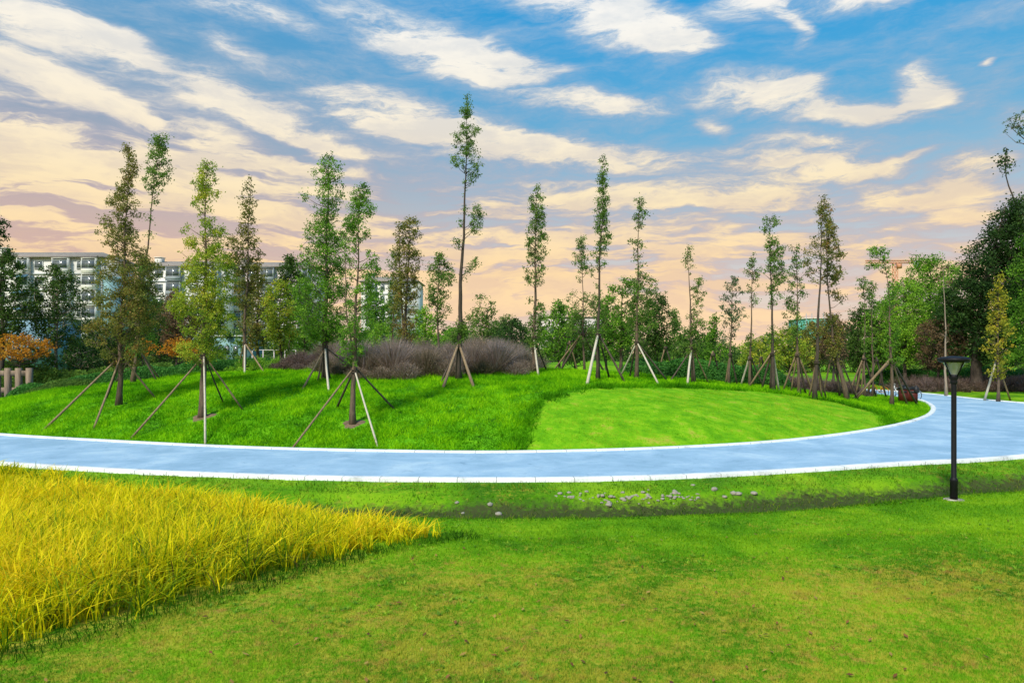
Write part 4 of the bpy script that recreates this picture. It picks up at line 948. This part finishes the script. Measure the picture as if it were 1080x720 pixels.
# ------------------------------------------------------------------ bicycles parked behind the bin
def bike(name, label, x, y, rz, colr, tilt=.0):
    z = float(hgt(x, y)); z = max(z, .03) if inside(OUTER_L, np.array([x]), np.array([y]))[0] and not inside(INNER, np.array([x]), np.array([y]))[0] else z
    t = empty(name, (x, y, z), label, 'bicycle', 'bicycles parked behind the mound', rz)
    mt = plainmat(name + '_paint', colr, tuple(c * .9 for c in colr), 5, .35)
    R = .33
    for wx in (-.52, .52):
        b = MB(); th = np.linspace(0, 2 * math.pi, 25); b.tube(np.stack([wx + R * np.cos(th), 0 * th, R + R * np.sin(th)], 1), .022, 6, False); w = local(b, 'wheel', M['black'], t)
        b = MB()
        for k in range(9):
            a = k / 9 * math.pi; b.tube([(wx + R * math.cos(a), 0, R + R * math.sin(a)), (wx - R * math.cos(a), 0, R - R * math.sin(a))], .003, 3, False)
        b.tube([(wx, -.05, R), (wx, .05, R)], .03, 8); local(b, 'spokes', M['stone'], w)
        b = MB(); a = np.linspace(.3, 2.9, 12); b.tube(np.stack([wx + .37 * np.cos(a), 0 * a, R + .37 * np.sin(a)], 1), .02, 5); local(b, 'mudguard', mt, t)
    b = MB(); A, S, H_, C_ = (-.05, 0, .30), (-.22, 0, .72), (.36, 0, .80), (-.52, 0, .33)
    for p_, q_ in ((A, S), (A, H_), (S, (.34, 0, .70)), (A, C_), (S, C_), ((.36, 0, .88), (.52, 0, .33)), (S, (-.25, 0, .86))): b.tube([p_, q_], .022, 7)
    local(b, 'frame', mt, t)
    b = MB(); b.tube([(.28, -.28, 1.02), (.36, -.12, 1.0), (.36, 0, .97), (.36, .12, 1.0), (.28, .28, 1.02)], .014, 6); b.tube([(.36, 0, .86), (.36, 0, .98)], .016, 6); local(b, 'handlebar', M['black'], t)
    b = MB(); b.lathe([(0, .86), (.09, .87), (.11, .90), (.08, .93), (0, .935)], (-.27, 0, 0), 12); b.tube([(-.2, 0, .90), (-.05, 0, .905)], [.05, .02], 8); local(b, 'saddle', M['black'], t, True)
    b = MB(); b.tube([(-.05, -.09, .30), (-.05, .09, .30)], .015, 6); b.tube([(-.05, .09, .30), (.06, .09, .17)], .012, 5); b.tube([(-.05, -.09, .30), (-.16, -.09, .43)], .012, 5); b.box((.07, .13, .17), (.09, .08, .02)); b.box((-.17, -.13, .43), (.09, .08, .02)); local(b, 'crank', M['black'], t)
    b = MB(); b.box((.56, 0, .86), (.22, .28, .02)); 
    for (ox, oy, sx_, sy_) in ((.45, 0, .01, .28), (.67, 0, .01, .28), (.56, .14, .22, .01), (.56, -.14, .22, .01)): b.box((ox, oy, .94), (sx_, sy_, .16))
    local(b, 'basket', M['stone'] if 'white' in label else M['black'], t)
bike('bicycle', 'orange yellow bicycle, leftmost of the three behind the mound', 27.3, 50.8, 1.9, (.62, .26, .02))
bike('bicycle', 'white bicycle between the orange yellow and the blue grey bicycle', 28.0, 49.6, 1.6, (.72, .72, .70))
bike('bicycle', 'blue grey bicycle, nearest to the dark red bin', 28.1, 48.2, 2.0, (.16, .24, .34))

# ------------------------------------------------------------------ stones
def stone(x, y, r, flat=.7, z=None):
    b = MB(); me = bmesh.new(); bmesh.ops.create_icosphere(me, subdivisions=2, radius=1)
    sc = rng.uniform(.7, 1.25, 3) * np.array([1.15, 1, flat]); off = rng.uniform(0, 50, 3)
    V = np.array([v.co[:] for v in me.verts]); 
    dsp = np.array([mnoise.noise(Vector(v * 1.3 + off)) for v in V]); V = V * (1 + .45 * dsp[:, None]) * sc * r
    fs = [[v.index for v in f.verts] for f in me.faces]; me.free()
    a = rng.uniform(0, 6.28); c, s_ = math.cos(a), math.sin(a); V = np.stack([V[:, 0] * c - V[:, 1] * s_, V[:, 0] * s_ + V[:, 1] * c, V[:, 2]], 1)
    b.add(V, fs); z0 = float(hgt(x, y)) if z is None else z
    return b, (x, y, z0 + r * flat * .35)
protos = [stone(0, 0, 1)[0] for _ in range(9)]
pobj = []
SG = 'pale stones lying in the ditch'
nst = 0
pmesh = None
spots = []
for k in range(80):
    u = 585 + (738 - 585) * rng.random() ** .9; v = 526.5 + rng.normal(0, 4.0) + (u - 585) * -.03
    spots.append((u, v, rng.uniform(.018, .055)))
for u, v in ((482, 531), (517, 533), (488, 541), (526, 542), (601, 525), (643, 532), (779, 521), (795, 521), (753, 517)): spots.append((u, v, rng.uniform(.04, .08)))
for u, v, r in ((712, 520, .085), (774, 521, .08), (764, 524, .06), (642, 533, .07), (754, 516, .06)): spots.append((u, v, r))
first = {}
for k, (u, v, r) in enumerate(spots):
    x, y, z = G(u, v)
    q = k % 9
    if q not in first:
        o = protos[q].build('stone', M['stone'], None, smooth=False); first[q] = o
    else:
        o = first[q].copy(); col.objects.link(o)
    o.scale = (r, r, r); o.location = (x, y, z + r * .02); o.rotation_euler = (0, 0, rng.uniform(0, 6))
    tag(o, 'small pale stone lying on the ditch bank below the blue path', 'stone', SG)
BG = 'pale boulders behind the mound crest'
for k, (u, r, lab) in enumerate(((798, .75, 'pinkish pale boulder, leftmost behind the crossed poles'), (810, .7, 'rounded pale boulder second in the row behind the crossed poles'), (821, .8, 'flat topped pale boulder behind the whitish pole'), (830, .55, 'smallest pale boulder at the right end of the row'))):
    D = 49 + k * .5; x = (u - CX) / F * D
    b, loc = stone(x, D, r, .85); o = b.build('boulder', M['stone'], None, smooth=True); o.location = loc; tag(o, lab, 'boulder', BG)
x, D = (580 - CX) / F * 47, 47.0
b, loc = stone(x, D, .34, 1.0); o = b.build('dark_boulder', M['black'], None, smooth=True); o.location = loc; tag(o, 'small black boulder on the crest right of the slim sparse tree', 'boulder')

# ------------------------------------------------------------------ buildings
M['white'] = plainmat('pale_render', (.62, .60, .54), (.74, .72, .65), .25, .9, .1, detail=8)
M['pinkw'] = plainmat('pinkish_render', (.58, .50, .46), (.68, .60, .56), .25, .9, .1, detail=8)
M['aqua'] = plainmat('aqua_render', (.17, .31, .32), (.25, .40, .40), .25, .85, .1, detail=8)
M['steel'] = plainmat('blue_grey_cladding', (.14, .25, .32), (.2, .32, .40), .4, .7, .1, stretch=(1, 1, 5))
M['roof'] = plainmat('grey_brown_roof', (.20, .17, .14), (.30, .26, .22), 1.5, .9, .3)
M['awning'] = plainmat('blue_awning', (.08, .18, .26), (.13, .26, .34), 1, .7)
M['frame'] = plainmat('window_frame', (.50, .52, .52), (.6, .62, .62), 3, .5)
M['glass'] = plainmat('window_glass', (.07, .08, .085), (.16, .18, .19), .8, .12, spec=.6)
M['rail'] = plainmat('balcony_rail', (.22, .26, .27), (.34, .38, .38), 3, .6)
def win_proto(w, h):
    b = MB(); e = .09; t_ = .14
    for c, d in (((0, 0, h - e / 2), (w, t_, e)), ((0, 0, e / 2), (w + .1, t_ + .1, e)), ((-w / 2 + e / 2, 0, h / 2), (e, t_ - .02, h - .2)), ((w / 2 - e / 2, 0, h / 2), (e, t_ - .02, h - .2))): b.box(c, d)
    k = max(1, int(w / 1.0))
    for q in range(1, k): b.box((-w / 2 + w * q / k, 0, h / 2), (.07, t_ - .04, h - .2))
    f = b.build('window', M['frame'])
    g = MB(); g.box((0, .01, h / 2), (w - .12, .05, h - .12)); gg = g.build('pane', M['glass']); gg.parent = f
    return f, gg
def place_copy(pr, par, loc, firstflag):
    f, gg = pr
    if firstflag[0]: o, p_ = f, gg; firstflag[0] = False
    else:
        o = f.copy(); col.objects.link(o); p_ = gg.copy(); col.objects.link(p_); p_.parent = o
    o.parent = par; o.location = loc
def apartment(label, D, u0, u1, vtop, bays, floors=7, wall='white', gable=None, roofh=1.2, depth=11, group='apartment blocks beyond the park'):
    s = D / F; x0, x1 = (u0 - CX) * s, (u1 - CX) * s; zt = CH - (vtop - HV) * s - roofh
    t = empty('apartment_building', (x0, D, 0), label, 'apartment building', group)
    W = x1 - x0; fh = zt / floors
    b = MB(); b.box((W / 2, depth / 2, zt / 2), (W, depth, zt)); local(b, 'wall', M[wall], t)
    # hipped roof with eaves
    b = MB(); e = .6
    V = [(-e, -e, zt), (W + e, -e, zt), (W + e, depth + e, zt), (-e, depth + e, zt), (-e, -e, zt + .18), (W + e, -e, zt + .18), (W + e, depth + e, zt + .18), (-e, depth + e, zt + .18), (3, depth / 2, zt + roofh + .6), (W - 3, depth / 2, zt + roofh + .6)]
    b.add(V, [(0, 3, 2, 1), (0, 1, 5, 4), (1, 2, 6, 5), (2, 3, 7, 6), (3, 0, 4, 7), (4, 5, 9, 8), (6, 7, 8, 9)]); b.f3.append(np.array([(5, 6, 9), (7, 4, 8)]) + 0)
    rf = local(b, 'roof', M['roof'], t)
    b = MB(); b.box((W * .12, depth * .4, zt + 1.5), (1.4, 1.4, 1.7)); b.box((W * .12, depth * .4, zt + 2.42), (1.7, 1.7, .14)); local(b, 'chimney', M[wall], rf)
    protos_ = {}
    for fl in range(floors):
        z = fl * fh
        if fl > 0:
            b = MB(); b.box((W / 2, -.08, z), (W + .05, .18, .22)); local(b, 'floor_band', M['white'] if wall != 'white' else M['frame'], t)
        for (ua, ub, ty) in bays:
            xa, xb = (ua - u0) * s, (ub - u0) * s; w = xb - xa; xc = (xa + xb) / 2
            if ty == 'w':
                key = ('w', round(w, 1)); hwin, zo = 1.5, .95
            else:
                key = ('b', round(w, 1)); hwin, zo = 1.7, .85
            if key not in protos_: protos_[key] = (win_proto(w * (.9 if ty == 'w' else .96), hwin), [True])
            place_copy(protos_[key][0], t, (xc, -.07 if ty == 'w' else -.95, z + zo), protos_[key][1])
            if ty != 'w':
                b = MB(); b.box((xc, -.5, z + .02 + .11), (w + .1, 1.1, .16)); b.box((xc, -1.0, z + .55), (w + .04, .08, .75)); b.box((xc, -.5, z + fh - .16), (w + .1, 1.0, .1))
                b.box((xa + .06, -.5, z + fh / 2), (.1, .95, fh - .35)); b.box((xb - .06, -.5, z + fh / 2), (.1, .95, fh - .35))
                bo = local(b, 'balcony', M['rail' if ty == 'r' else wall], t)
                if ty == 'a' and fl in (floors - 3, floors - 4, floors - 2):
                    b = MB(); b.add([(xa - .3, -1.0, z + fh - .2), (xb + .3, -1.0, z + fh - .2), (xb + .3, -2.2, z + fh - .8), (xa - .3, -2.2, z + fh - .8), (xa - .3, -1.0, z + fh - .27), (xb + .3, -1.0, z + fh - .27), (xb + .3, -2.2, z + fh - .87), (xa - .3, -2.2, z + fh - .87)],
                        [(0, 3, 2, 1), (4, 5, 6, 7), (0, 1, 5, 4), (1, 2, 6, 5), (2, 3, 7, 6), (3, 0, 4, 7)]); local(b, 'awning', M['awning'], bo)
    return t, s, zt, W
t, s, zt, W = apartment('long pale apartment block with brown tiled roof and blue awnings at the left', 128, -30, 107, 265, [(-22, -10, 'b'), (-4, 6, 'w'), (21, 33, 'a'), (36, 46, 'w'), (58, 75, 'b'), (81, 86, 'w'), (89, 104, 'b')])
b = MB(); b.box((W + .8, 3, zt * .42), (1.9, 5.5, zt * .84)); local(b, 'stair_tower', M['aqua'], t)
apartment('pale apartment block behind the left tall trees, with paired balconies', 140, 146, 236, 275, [(152, 159, 'w'), (163, 172, 'w'), (177, 192, 'r'), (200, 208, 'w'), (216, 231, 'b')])
apartment('pale apartment block in the gap right of the yellow green tree', 146, 239, 330, 276, [(244, 256, 'b'), (262, 269, 'w'), (276, 290, 'r'), (300, 308, 'w'), (314, 326, 'b')], wall='pinkw')
apartment('smaller bluish apartment block glimpsed beside the twin topped tree', 168, 381, 440, 292, [(386, 396, 'b'), (401, 406, 'w'), (411, 421, 'r'), (427, 434, 'w')], floors=7)
def block(name, label, cat, D, u0, u1, v0, v1, mat, depth=5, extra=None, zb=None):
    s = D / F; x0, x1 = (u0 - CX) * s, (u1 - CX) * s; z0, z1 = CH - (v1 - HV) * s, CH - (v0 - HV) * s
    if zb is not None: z0 = zb
    t = empty(name, ((x0 + x1) / 2, D, z0), label, cat); b = MB(); W = x1 - x0; H = z1 - z0
    b.box((0, depth / 2, H / 2), (W, depth, H)); w = local(b, 'wall', M[mat], t)
    b = MB(); b.box((0, depth / 2, H + .1), (W + .4, depth + .4, .2)); local(b, 'roof', M[extra or 'roof'], t)
    return t, W, H
t, W, H = block('shed', 'flat roofed blue grey shed below the long apartment block', 'shed', 92, 6, 46, 336, 374, 'steel', 8, zb=0)
for k in range(5):
    b = MB(); b.box((-W / 2 + W * (k + .5) / 5, -.03, H * .62), (W / 5 * .5, .08, 1.1)); o = local(b, 'window', M['glass'], t)
t, W, H = block('annex', 'pale green single storey annex with small roof behind the narrow dark topped tree', 'building', 100, 226, 262, 355, 372, 'aqua', 6, 'white', zb=0)
for k in range(4):
    b = MB(); b.box((-W / 2 + W * (k + .5) / 4, -.03, H * .66), (W / 4 * .55, .08, 1.2)); local(b, 'window', M['glass'], t)
t, W, H = block('long_building', 'long low building with a brown flat roof on the skyline behind the slim sparse tree', 'building', 150, 570, 636, 335, 380, 'pinkw', 10, 'roof', zb=0)
for k in range(8):
    b = MB(); b.box((-W / 2 + W * (k + .5) / 8, -.03, H * .75), (W / 8 * .6, .08, 1.4)); local(b, 'window', M['glass'], t)
M['net'] = plainmat('green_scaffold_net', (.06, .27, .20), (.13, .38, .30), .4, .8, detail=4)
t, W, H = block('building_shell', 'building shell wrapped in green scaffold net on the skyline behind the curved tree', 'building', 190, 850, 880, 336, 380, 'net', 12, 'white', zb=0)
for k in range(6):
    b = MB(); b.tube([(-W / 2 + W * k / 5, -.2, 0), (-W / 2 + W * k / 5, -.2, H + 1.5)], .09, 5); local(b, 'scaffold_pole', M['rail'], t)
# low wooden wall / planter at the left edge
D = 46; s = D / F; x0, x1 = (-14 - CX) * s, (31 - CX) * s; z0 = float(hgt(x0, D)) - .2
M['timber'] = plainmat('weathered_timber', (.17, .12, .08), (.30, .22, .15), 3, .85, .3, stretch=(4, 4, .6))
t = empty('timber_barrier', ((x0 + x1) / 2, D, z0), 'weathered timber barrier with square posts under the orange tree at the left', 'barrier')
W = x1 - x0; ztop = CH - (388 - HV) * s - z0
for k in range(5):
    b = MB(); b.box((-W / 2 + W * k / 4, 0, ztop / 2), (.3, .3, ztop)); local(b, 'post', M['timber'], t)
b = MB(); b.box((0, .02, ztop * .86), (W, .14, .35)); local(b, 'rail', M['timber'], t)
b = MB(); b.box((0, .06, ztop * .4), (W, .10, .35)); local(b, 'rail', M['timber'], t)
# white rail fence
D = 58; s = D / F; x0, x1 = (266 - CX) * s, (312 - CX) * s; zg = float(hgt(-22, D)); zt = CH - (369 - HV) * s
t = empty('rail_fence', ((x0 + x1) / 2, D, zg), 'thin whitish rail fence behind the narrow dark topped tree', 'fence')
W = x1 - x0; H = zt - zg
for zf in (1.0, .72, .42):
    b = MB(); b.tube([(-W / 2, 0, H * zf), (W / 2, 0, H * zf)], .03, 6); local(b, 'rail', M['pinkw'], t)
for k in range(5):
    b = MB(); b.tube([(-W / 2 + W * k / 4, 0, -.2), (-W / 2 + W * k / 4, 0, H)], .04, 6); local(b, 'post', M['pinkw'], t)
# tower crane
D = 230; s = D / F; cx_ = (944 - CX) * s; zj = CH - (277 - HV) * s
M['crane'] = plainmat('orange_crane_steel', (.48, .20, .10), (.58, .27, .14), 2, .6)
t = empty('tower_crane', (cx_, D, 0), 'distant orange tower crane above the fresh green tree', 'crane')
b = MB(); r_ = .55
def lattice(b, p0, p1, r, n, axis):
    p0, p1 = np.array(p0, float), np.array(p1, float)
    a = np.array([0, 1, 0]) * r; c = (np.array([1, 0, 0]) if axis == 'z' else np.array([0, 0, 1])) * r
    cs = [a + c, a - c, -a - c, -a + c]
    for q in cs: b.tube([p0 + q, p1 + q], .12, 4)
    for k in range(n):
        s0 = p0 + (p1 - p0) * k / n; s1 = p0 + (p1 - p0) * (k + 1) / n
        for q in range(4): b.tube([s0 + cs[q], s1 + cs[(q + 1) % 4]], .08, 3, False)
lattice(b, (0, 0, 0), (0, 0, zj), .6, 18, 'z'); local(b, 'mast', M['crane'], t)
b = MB(); lattice(b, (-14 * s * 2.2, 0, zj + .3), (26 * s, 0, zj + .3), .42, 20, 'x'); local(b, 'jib', M['crane'], t)
b = MB(); b.box((23 * s, 0, zj - .5), (1.5, 1.0, 2.4)); b.box((21 * s, 0, zj - .1), (1.0, 1.0, 1.4)); local(b, 'counterweight', M['rail'], t)
b = MB(); b.box((.9, -.9, zj - 1.3), (1.2, 1.2, 1.5)); local(b, 'cab', M['crane'], t)

# ------------------------------------------------------------------ sky
scene = bpy.context.scene
W_ = bpy.data.worlds.new('World'); scene.world = W_; W_.use_nodes = True
nt = W_.node_tree; nt.nodes.clear(); L = nt.links.new
SUN_EL, SUN_AZ = math.radians(48), math.radians(-150)     # azimuth measured from +Y towards +X: behind the camera, to the left
sky = nd(nt, 'ShaderNodeTexSky', sky_type='NISHITA'); sky.sun_disc = False; sky.sun_elevation = SUN_EL; sky.sun_rotation = SUN_AZ
sky.air_density = 1.0; sky.dust_density = .6; sky.ozone_density = 2.0
tc = nd(nt, 'ShaderNodeTexCoord'); sp = nd(nt, 'ShaderNodeSeparateXYZ'); L(tc.outputs['Generated'], sp.inputs[0])
def mth(op, a, b_=None, c=None, clamp=False):
    n = nd(nt, 'ShaderNodeMath', operation=op, use_clamp=clamp)
    for i_, q in enumerate((a, b_, c)):
        if q is None: continue
        if isinstance(q, (int, float)): n.inputs[i_].default_value = q
        else: L(q, n.inputs[i_])
    return n.outputs[0]
az = mth('ARCTAN2', sp.outputs[0], sp.outputs[1])
rh = mth('SQRT', mth('ADD', mth('MULTIPLY', sp.outputs[0], sp.outputs[0]), mth('MULTIPLY', sp.outputs[1], sp.outputs[1])))
el = mth('ARCTAN2', sp.outputs[2], rh)
cb = nd(nt, 'ShaderNodeCombineXYZ'); L(az, cb.inputs[0]); L(el, cb.inputs[1]); AE = cb.outputs[0]
def ang(u, v):
    a = math.atan((u - CX) / F); return a, math.atan((HV - v) / F * math.cos(a))
# warp so that cloud edges are ragged
def nz(vec, sx, sy, scale, det, rough, off=0, rot=0.0, dist=0):
    mp = nd(nt, 'ShaderNodeMapping'); L(vec, mp.inputs[0]); mp.inputs['Scale'].default_value = (sx, sy, 1); mp.inputs['Rotation'].default_value = (0, 0, rot); mp.inputs['Location'].default_value = (off, off * .37, off * .71)
    return noise(nt, scale, det, rough, mp.outputs[0], dist)
wn = nz(AE, 1, 2.4, 3.2, 5, .62, 3.1)
vs1 = nd(nt, 'ShaderNodeVectorMath', operation='SUBTRACT'); L(wn.outputs['Color'], vs1.inputs[0]); vs1.inputs[1].default_value = (.5, .5, .5)
vs2 = nd(nt, 'ShaderNodeVectorMath', operation='MULTIPLY'); L(vs1.outputs[0], vs2.inputs[0]); vs2.inputs[1].default_value = (.13, .07, 0)
va = nd(nt, 'ShaderNodeVectorMath', operation='ADD'); L(AE, va.inputs[0]); L(vs2.outputs[0], va.inputs[1]); WAE = va.outputs[0]
BL = [  # u, v, radius u, radius v, tilt down to the right (deg), strength
 (60, 28, 135, 36, 14, .95), (120, 45, 75, 20, 16, .6), (20, 70, 60, 20, 5, .4), (240, 48, 45, 16, 20, .5), (255, 5, 110, 18, 6, .7), (70, 94, 118, 25, 14, .9), (120, 115, 70, 16, 14, .6), (250, 107, 140, 26, 12, .75), (270, 128, 70, 14, 14, .6),
 (470, 48, 160, 30, 15, 1.0), (535, 62, 70, 20, 12, .6), (500, 82, 90, 16, 8, .5), (640, 18, 140, 36, 17, 1.1), (700, 40, 70, 22, 14, .7), (800, 3, 60, 22, 0, .7), (832, 28, 34, 13, 55, .8), (900, 6, 110, 14, 4, .7), (720, 48, 60, 12, 6, .5),
 (620, 113, 110, 15, 5, .8), (800, 102, 90, 26, 6, .95), (830, 92, 50, 16, 0, .5), (900, 122, 130, 16, 7, .85), (979, 92, 36, 28, 0, 1.1), (975, 112, 30, 12, 0, .5), (1051, 61, 11, 6, 0, .9), (753, 132, 30, 10, 25, .6),
 (450, 130, 190, 32, 13, 1.0), (420, 142, 80, 16, 14, .5), (620, 160, 170, 20, 9, .9), (850, 172, 130, 26, 9, 1.0), (930, 172, 70, 9, -12, .6), (790, 206, 110, 24, 9, .9), (950, 205, 100, 18, 4, .8), (1030, 172, 60, 26, 12, .9), (1040, 200, 60, 16, 8, .6), (1020, 226, 50, 22, 10, 1.0), (860, 150, 90, 10, 8, .4),
 (650, 210, 120, 22, 7, .8), (40, 140, 80, 26, 12, .8), (80, 178, 120, 14, 8, .6), (230, 150, 80, 18, 8, .7), (350, 160, 60, 9, 8, .8), (300, 168, 60, 8, 6, .5), (150, 200, 130, 12, 9, .5), (1060, 130, 40, 24, 0, .5),
]
acc = None
for (u, v, ru, rv, tl, st) in BL:
    a0, e0 = ang(u, v); k = math.cos(math.atan((u - CX) / F)) 
    mp = nd(nt, 'ShaderNodeMapping', vector_type='TEXTURE'); L(WAE, mp.inputs[0]); mp.inputs['Location'].default_value = (a0, e0, 0)
    mp.inputs['Rotation'].default_value = (0, 0, -math.radians(tl)); mp.inputs['Scale'].default_value = (ru * 1.0 / F * k * k, rv * 1.0 / F * k, 1)
    g = nd(nt, 'ShaderNodeTexGradient', gradient_type='SPHERICAL'); L(mp.outputs[0], g.inputs[0])
    m_ = mth('MULTIPLY_ADD', g.outputs[1], st, acc if acc is not None else 0.0); acc = m_
blob = acc
# generic streaks, much more of them towards the horizon and on the left
st1 = nz(WAE, 1.05, 11, 2.6, 8, .62, 7.7, -.15)
st2 = nz(WAE, 3, 16, 3.0, 5, .6, 1.3, -.10)
fine_ = nz(WAE, 2.2, 9, 4.2, 10, .70, 4.4, -.27)
lowm = nd(nt, 'ShaderNodeMapRange', interpolation_type='SMOOTHSTEP'); L(mth('MULTIPLY_ADD', az, .14, el), lowm.inputs[0]); lowm.inputs[1].default_value = .32; lowm.inputs[2].default_value = .10
str_ = mth('ADD', mth('MULTIPLY', st1.outputs[0], .9), mth('MULTIPLY', st2.outputs[0], .6))
strc = mth('MULTIPLY', mth('SUBTRACT', str_, .62), mth('MULTIPLY_ADD', lowm.outputs[0], 8.0, 1.0))
cov = mth('ADD', mth('ADD', mth('MULTIPLY', blob, 1.45), strc), mth('MULTIPLY', mth('SUBTRACT', fine_.outputs[0], .5), mth('MULTIPLY_ADD', blob, 3.6, 1.9)))
den = nd(nt, 'ShaderNodeMapRange', interpolation_type='SMOOTHSTEP'); L(cov, den.inputs[0]); den.inputs[1].default_value = -.22; den.inputs[2].default_value = 1.25
brt = nd(nt, 'ShaderNodeMapRange', interpolation_type='SMOOTHSTEP'); L(cov, brt.inputs[0]); brt.inputs[1].default_value = .35; brt.inputs[2].default_value = 1.3
def lin(r, g, b_): 
    return tuple(((c / 255 + .055) / 1.055) ** 2.4 if c > 10 else c / 255 / 12.92 for c in (r, g, b_))
def mixc(fac, a, b_, bt='MIX'):
    n = nd(nt, 'ShaderNodeMix', data_type='RGBA', blend_type=bt)
    if isinstance(fac, (int, float)): n.inputs[0].default_value = fac
    else: L(fac, n.inputs[0])
    for i_, q in ((6, a), (7, b_)):
        if isinstance(q, tuple): n.inputs[i_].default_value = (*q, 1)
        else: L(q, n.inputs[i_])
    return n.outputs[2]
e_n = mth('DIVIDE', el, .6, clamp=True)
LV = SKYLV
basec = ramp(nt, [lin(240, 214, 182), lin(218, 204, 194), lin(156, 188, 208), lin(92, 170, 212), lin(34, 154, 216), lin(8, 142, 214)], [0, .14, .36, .52, .76, 1]); L(e_n, basec.inputs[0])
leftm = nd(nt, 'ShaderNodeMapRange', interpolation_type='SMOOTHSTEP'); L(az, leftm.inputs[0]); leftm.inputs[1].default_value = .25; leftm.inputs[2].default_value = -.6
leftc = ramp(nt, [lin(236, 190, 152), lin(220, 178, 152), lin(170, 166, 174), lin(108, 156, 190), lin(66, 150, 202), lin(54, 152, 212)], [0, .2, .42, .6, .8, 1]); L(e_n, leftc.inputs[0])
base = mixc(mth('MULTIPLY', leftm.outputs[0], .9), basec.outputs[0], leftc.outputs[0])
cl_b = ramp(nt, [lin(254, 214, 170), lin(255, 218, 160), lin(255, 232, 186), lin(255, 241, 214), lin(255, 250, 240), lin(255, 253, 250)], [0, .2, .36, .52, .75, 1]); L(e_n, cl_b.inputs[0])
cl_s = ramp(nt, [lin(224, 180, 158), lin(204, 170, 164), lin(186, 170, 176), lin(182, 184, 196), lin(186, 200, 214), lin(170, 204, 226)], [0, .2, .36, .52, .75, 1]); L(e_n, cl_s.inputs[0])
puff = nz(WAE, 3.0, 9, 3.3, 8, .6, 9.3, -.2)
pf = nd(nt, 'ShaderNodeMapRange', interpolation_type='SMOOTHSTEP'); L(puff.outputs[0], pf.inputs[0]); pf.inputs[1].default_value = .36; pf.inputs[2].default_value = .62; pf.inputs[3].default_value = .62
cloud = mixc(mth('MULTIPLY', brt.outputs[0], pf.outputs[0]), cl_s.outputs[0], cl_b.outputs[0])
full = mixc(mth('MULTIPLY', den.outputs[0], .93), base, cloud)
# the painted colours are divided by the background strength so that they mix evenly with the physical sky
STR = .1
sc_ = nd(nt, 'ShaderNodeVectorMath', operation='SCALE'); L(full, sc_.inputs[0]); sc_.inputs['Scale'].default_value = LV / STR
mixed = mixc(.95, sky.outputs[0], sc_.outputs[0])
bg = nd(nt, 'ShaderNodeBackground'); bg.inputs[1].default_value = STR; L(mixed, bg.inputs[0])
wo = nd(nt, 'ShaderNodeOutputWorld'); L(bg.outputs[0], wo.inputs[0])
W_.cycles.sampling_method = 'MANUAL'; W_.cycles.sample_map_resolution = 512

sun = bpy.data.lights.new('sun', 'SUN'); sun.energy = SUNE; sun.angle = math.radians(9); sun.color = (1, .95, .86)
so = bpy.data.objects.new('sun', sun); col.objects.link(so)
d = Vector((math.sin(SUN_AZ) * math.cos(SUN_EL), math.cos(SUN_AZ) * math.cos(SUN_EL), math.sin(SUN_EL)))
so.rotation_euler = d.to_track_quat('Z', 'Y').to_euler(); so.location = (0, -20, 40)

cam = bpy.data.cameras.new('camera'); cam.lens = F / 1080 * 36; cam.sensor_width = 36; cam.shift_y = (HV - 360) / 1080; cam.clip_end = 6000; cam.clip_start = .1
co = bpy.data.objects.new('camera', cam); col.objects.link(co); co.location = (0, 0, CH); co.rotation_euler = (math.pi / 2, 0, 0)
scene.camera = co
vs_ = scene.view_settings; vs_.view_transform = 'Standard'; vs_.look = 'None'; vs_.gamma = 1; vs_.use_curve_mapping = False; vs_.exposure = EXPO
scene.cycles.max_bounces = 6; scene.cycles.diffuse_bounces = 3; scene.cycles.transparent_max_bounces = 8; scene.cycles.use_denoising = True
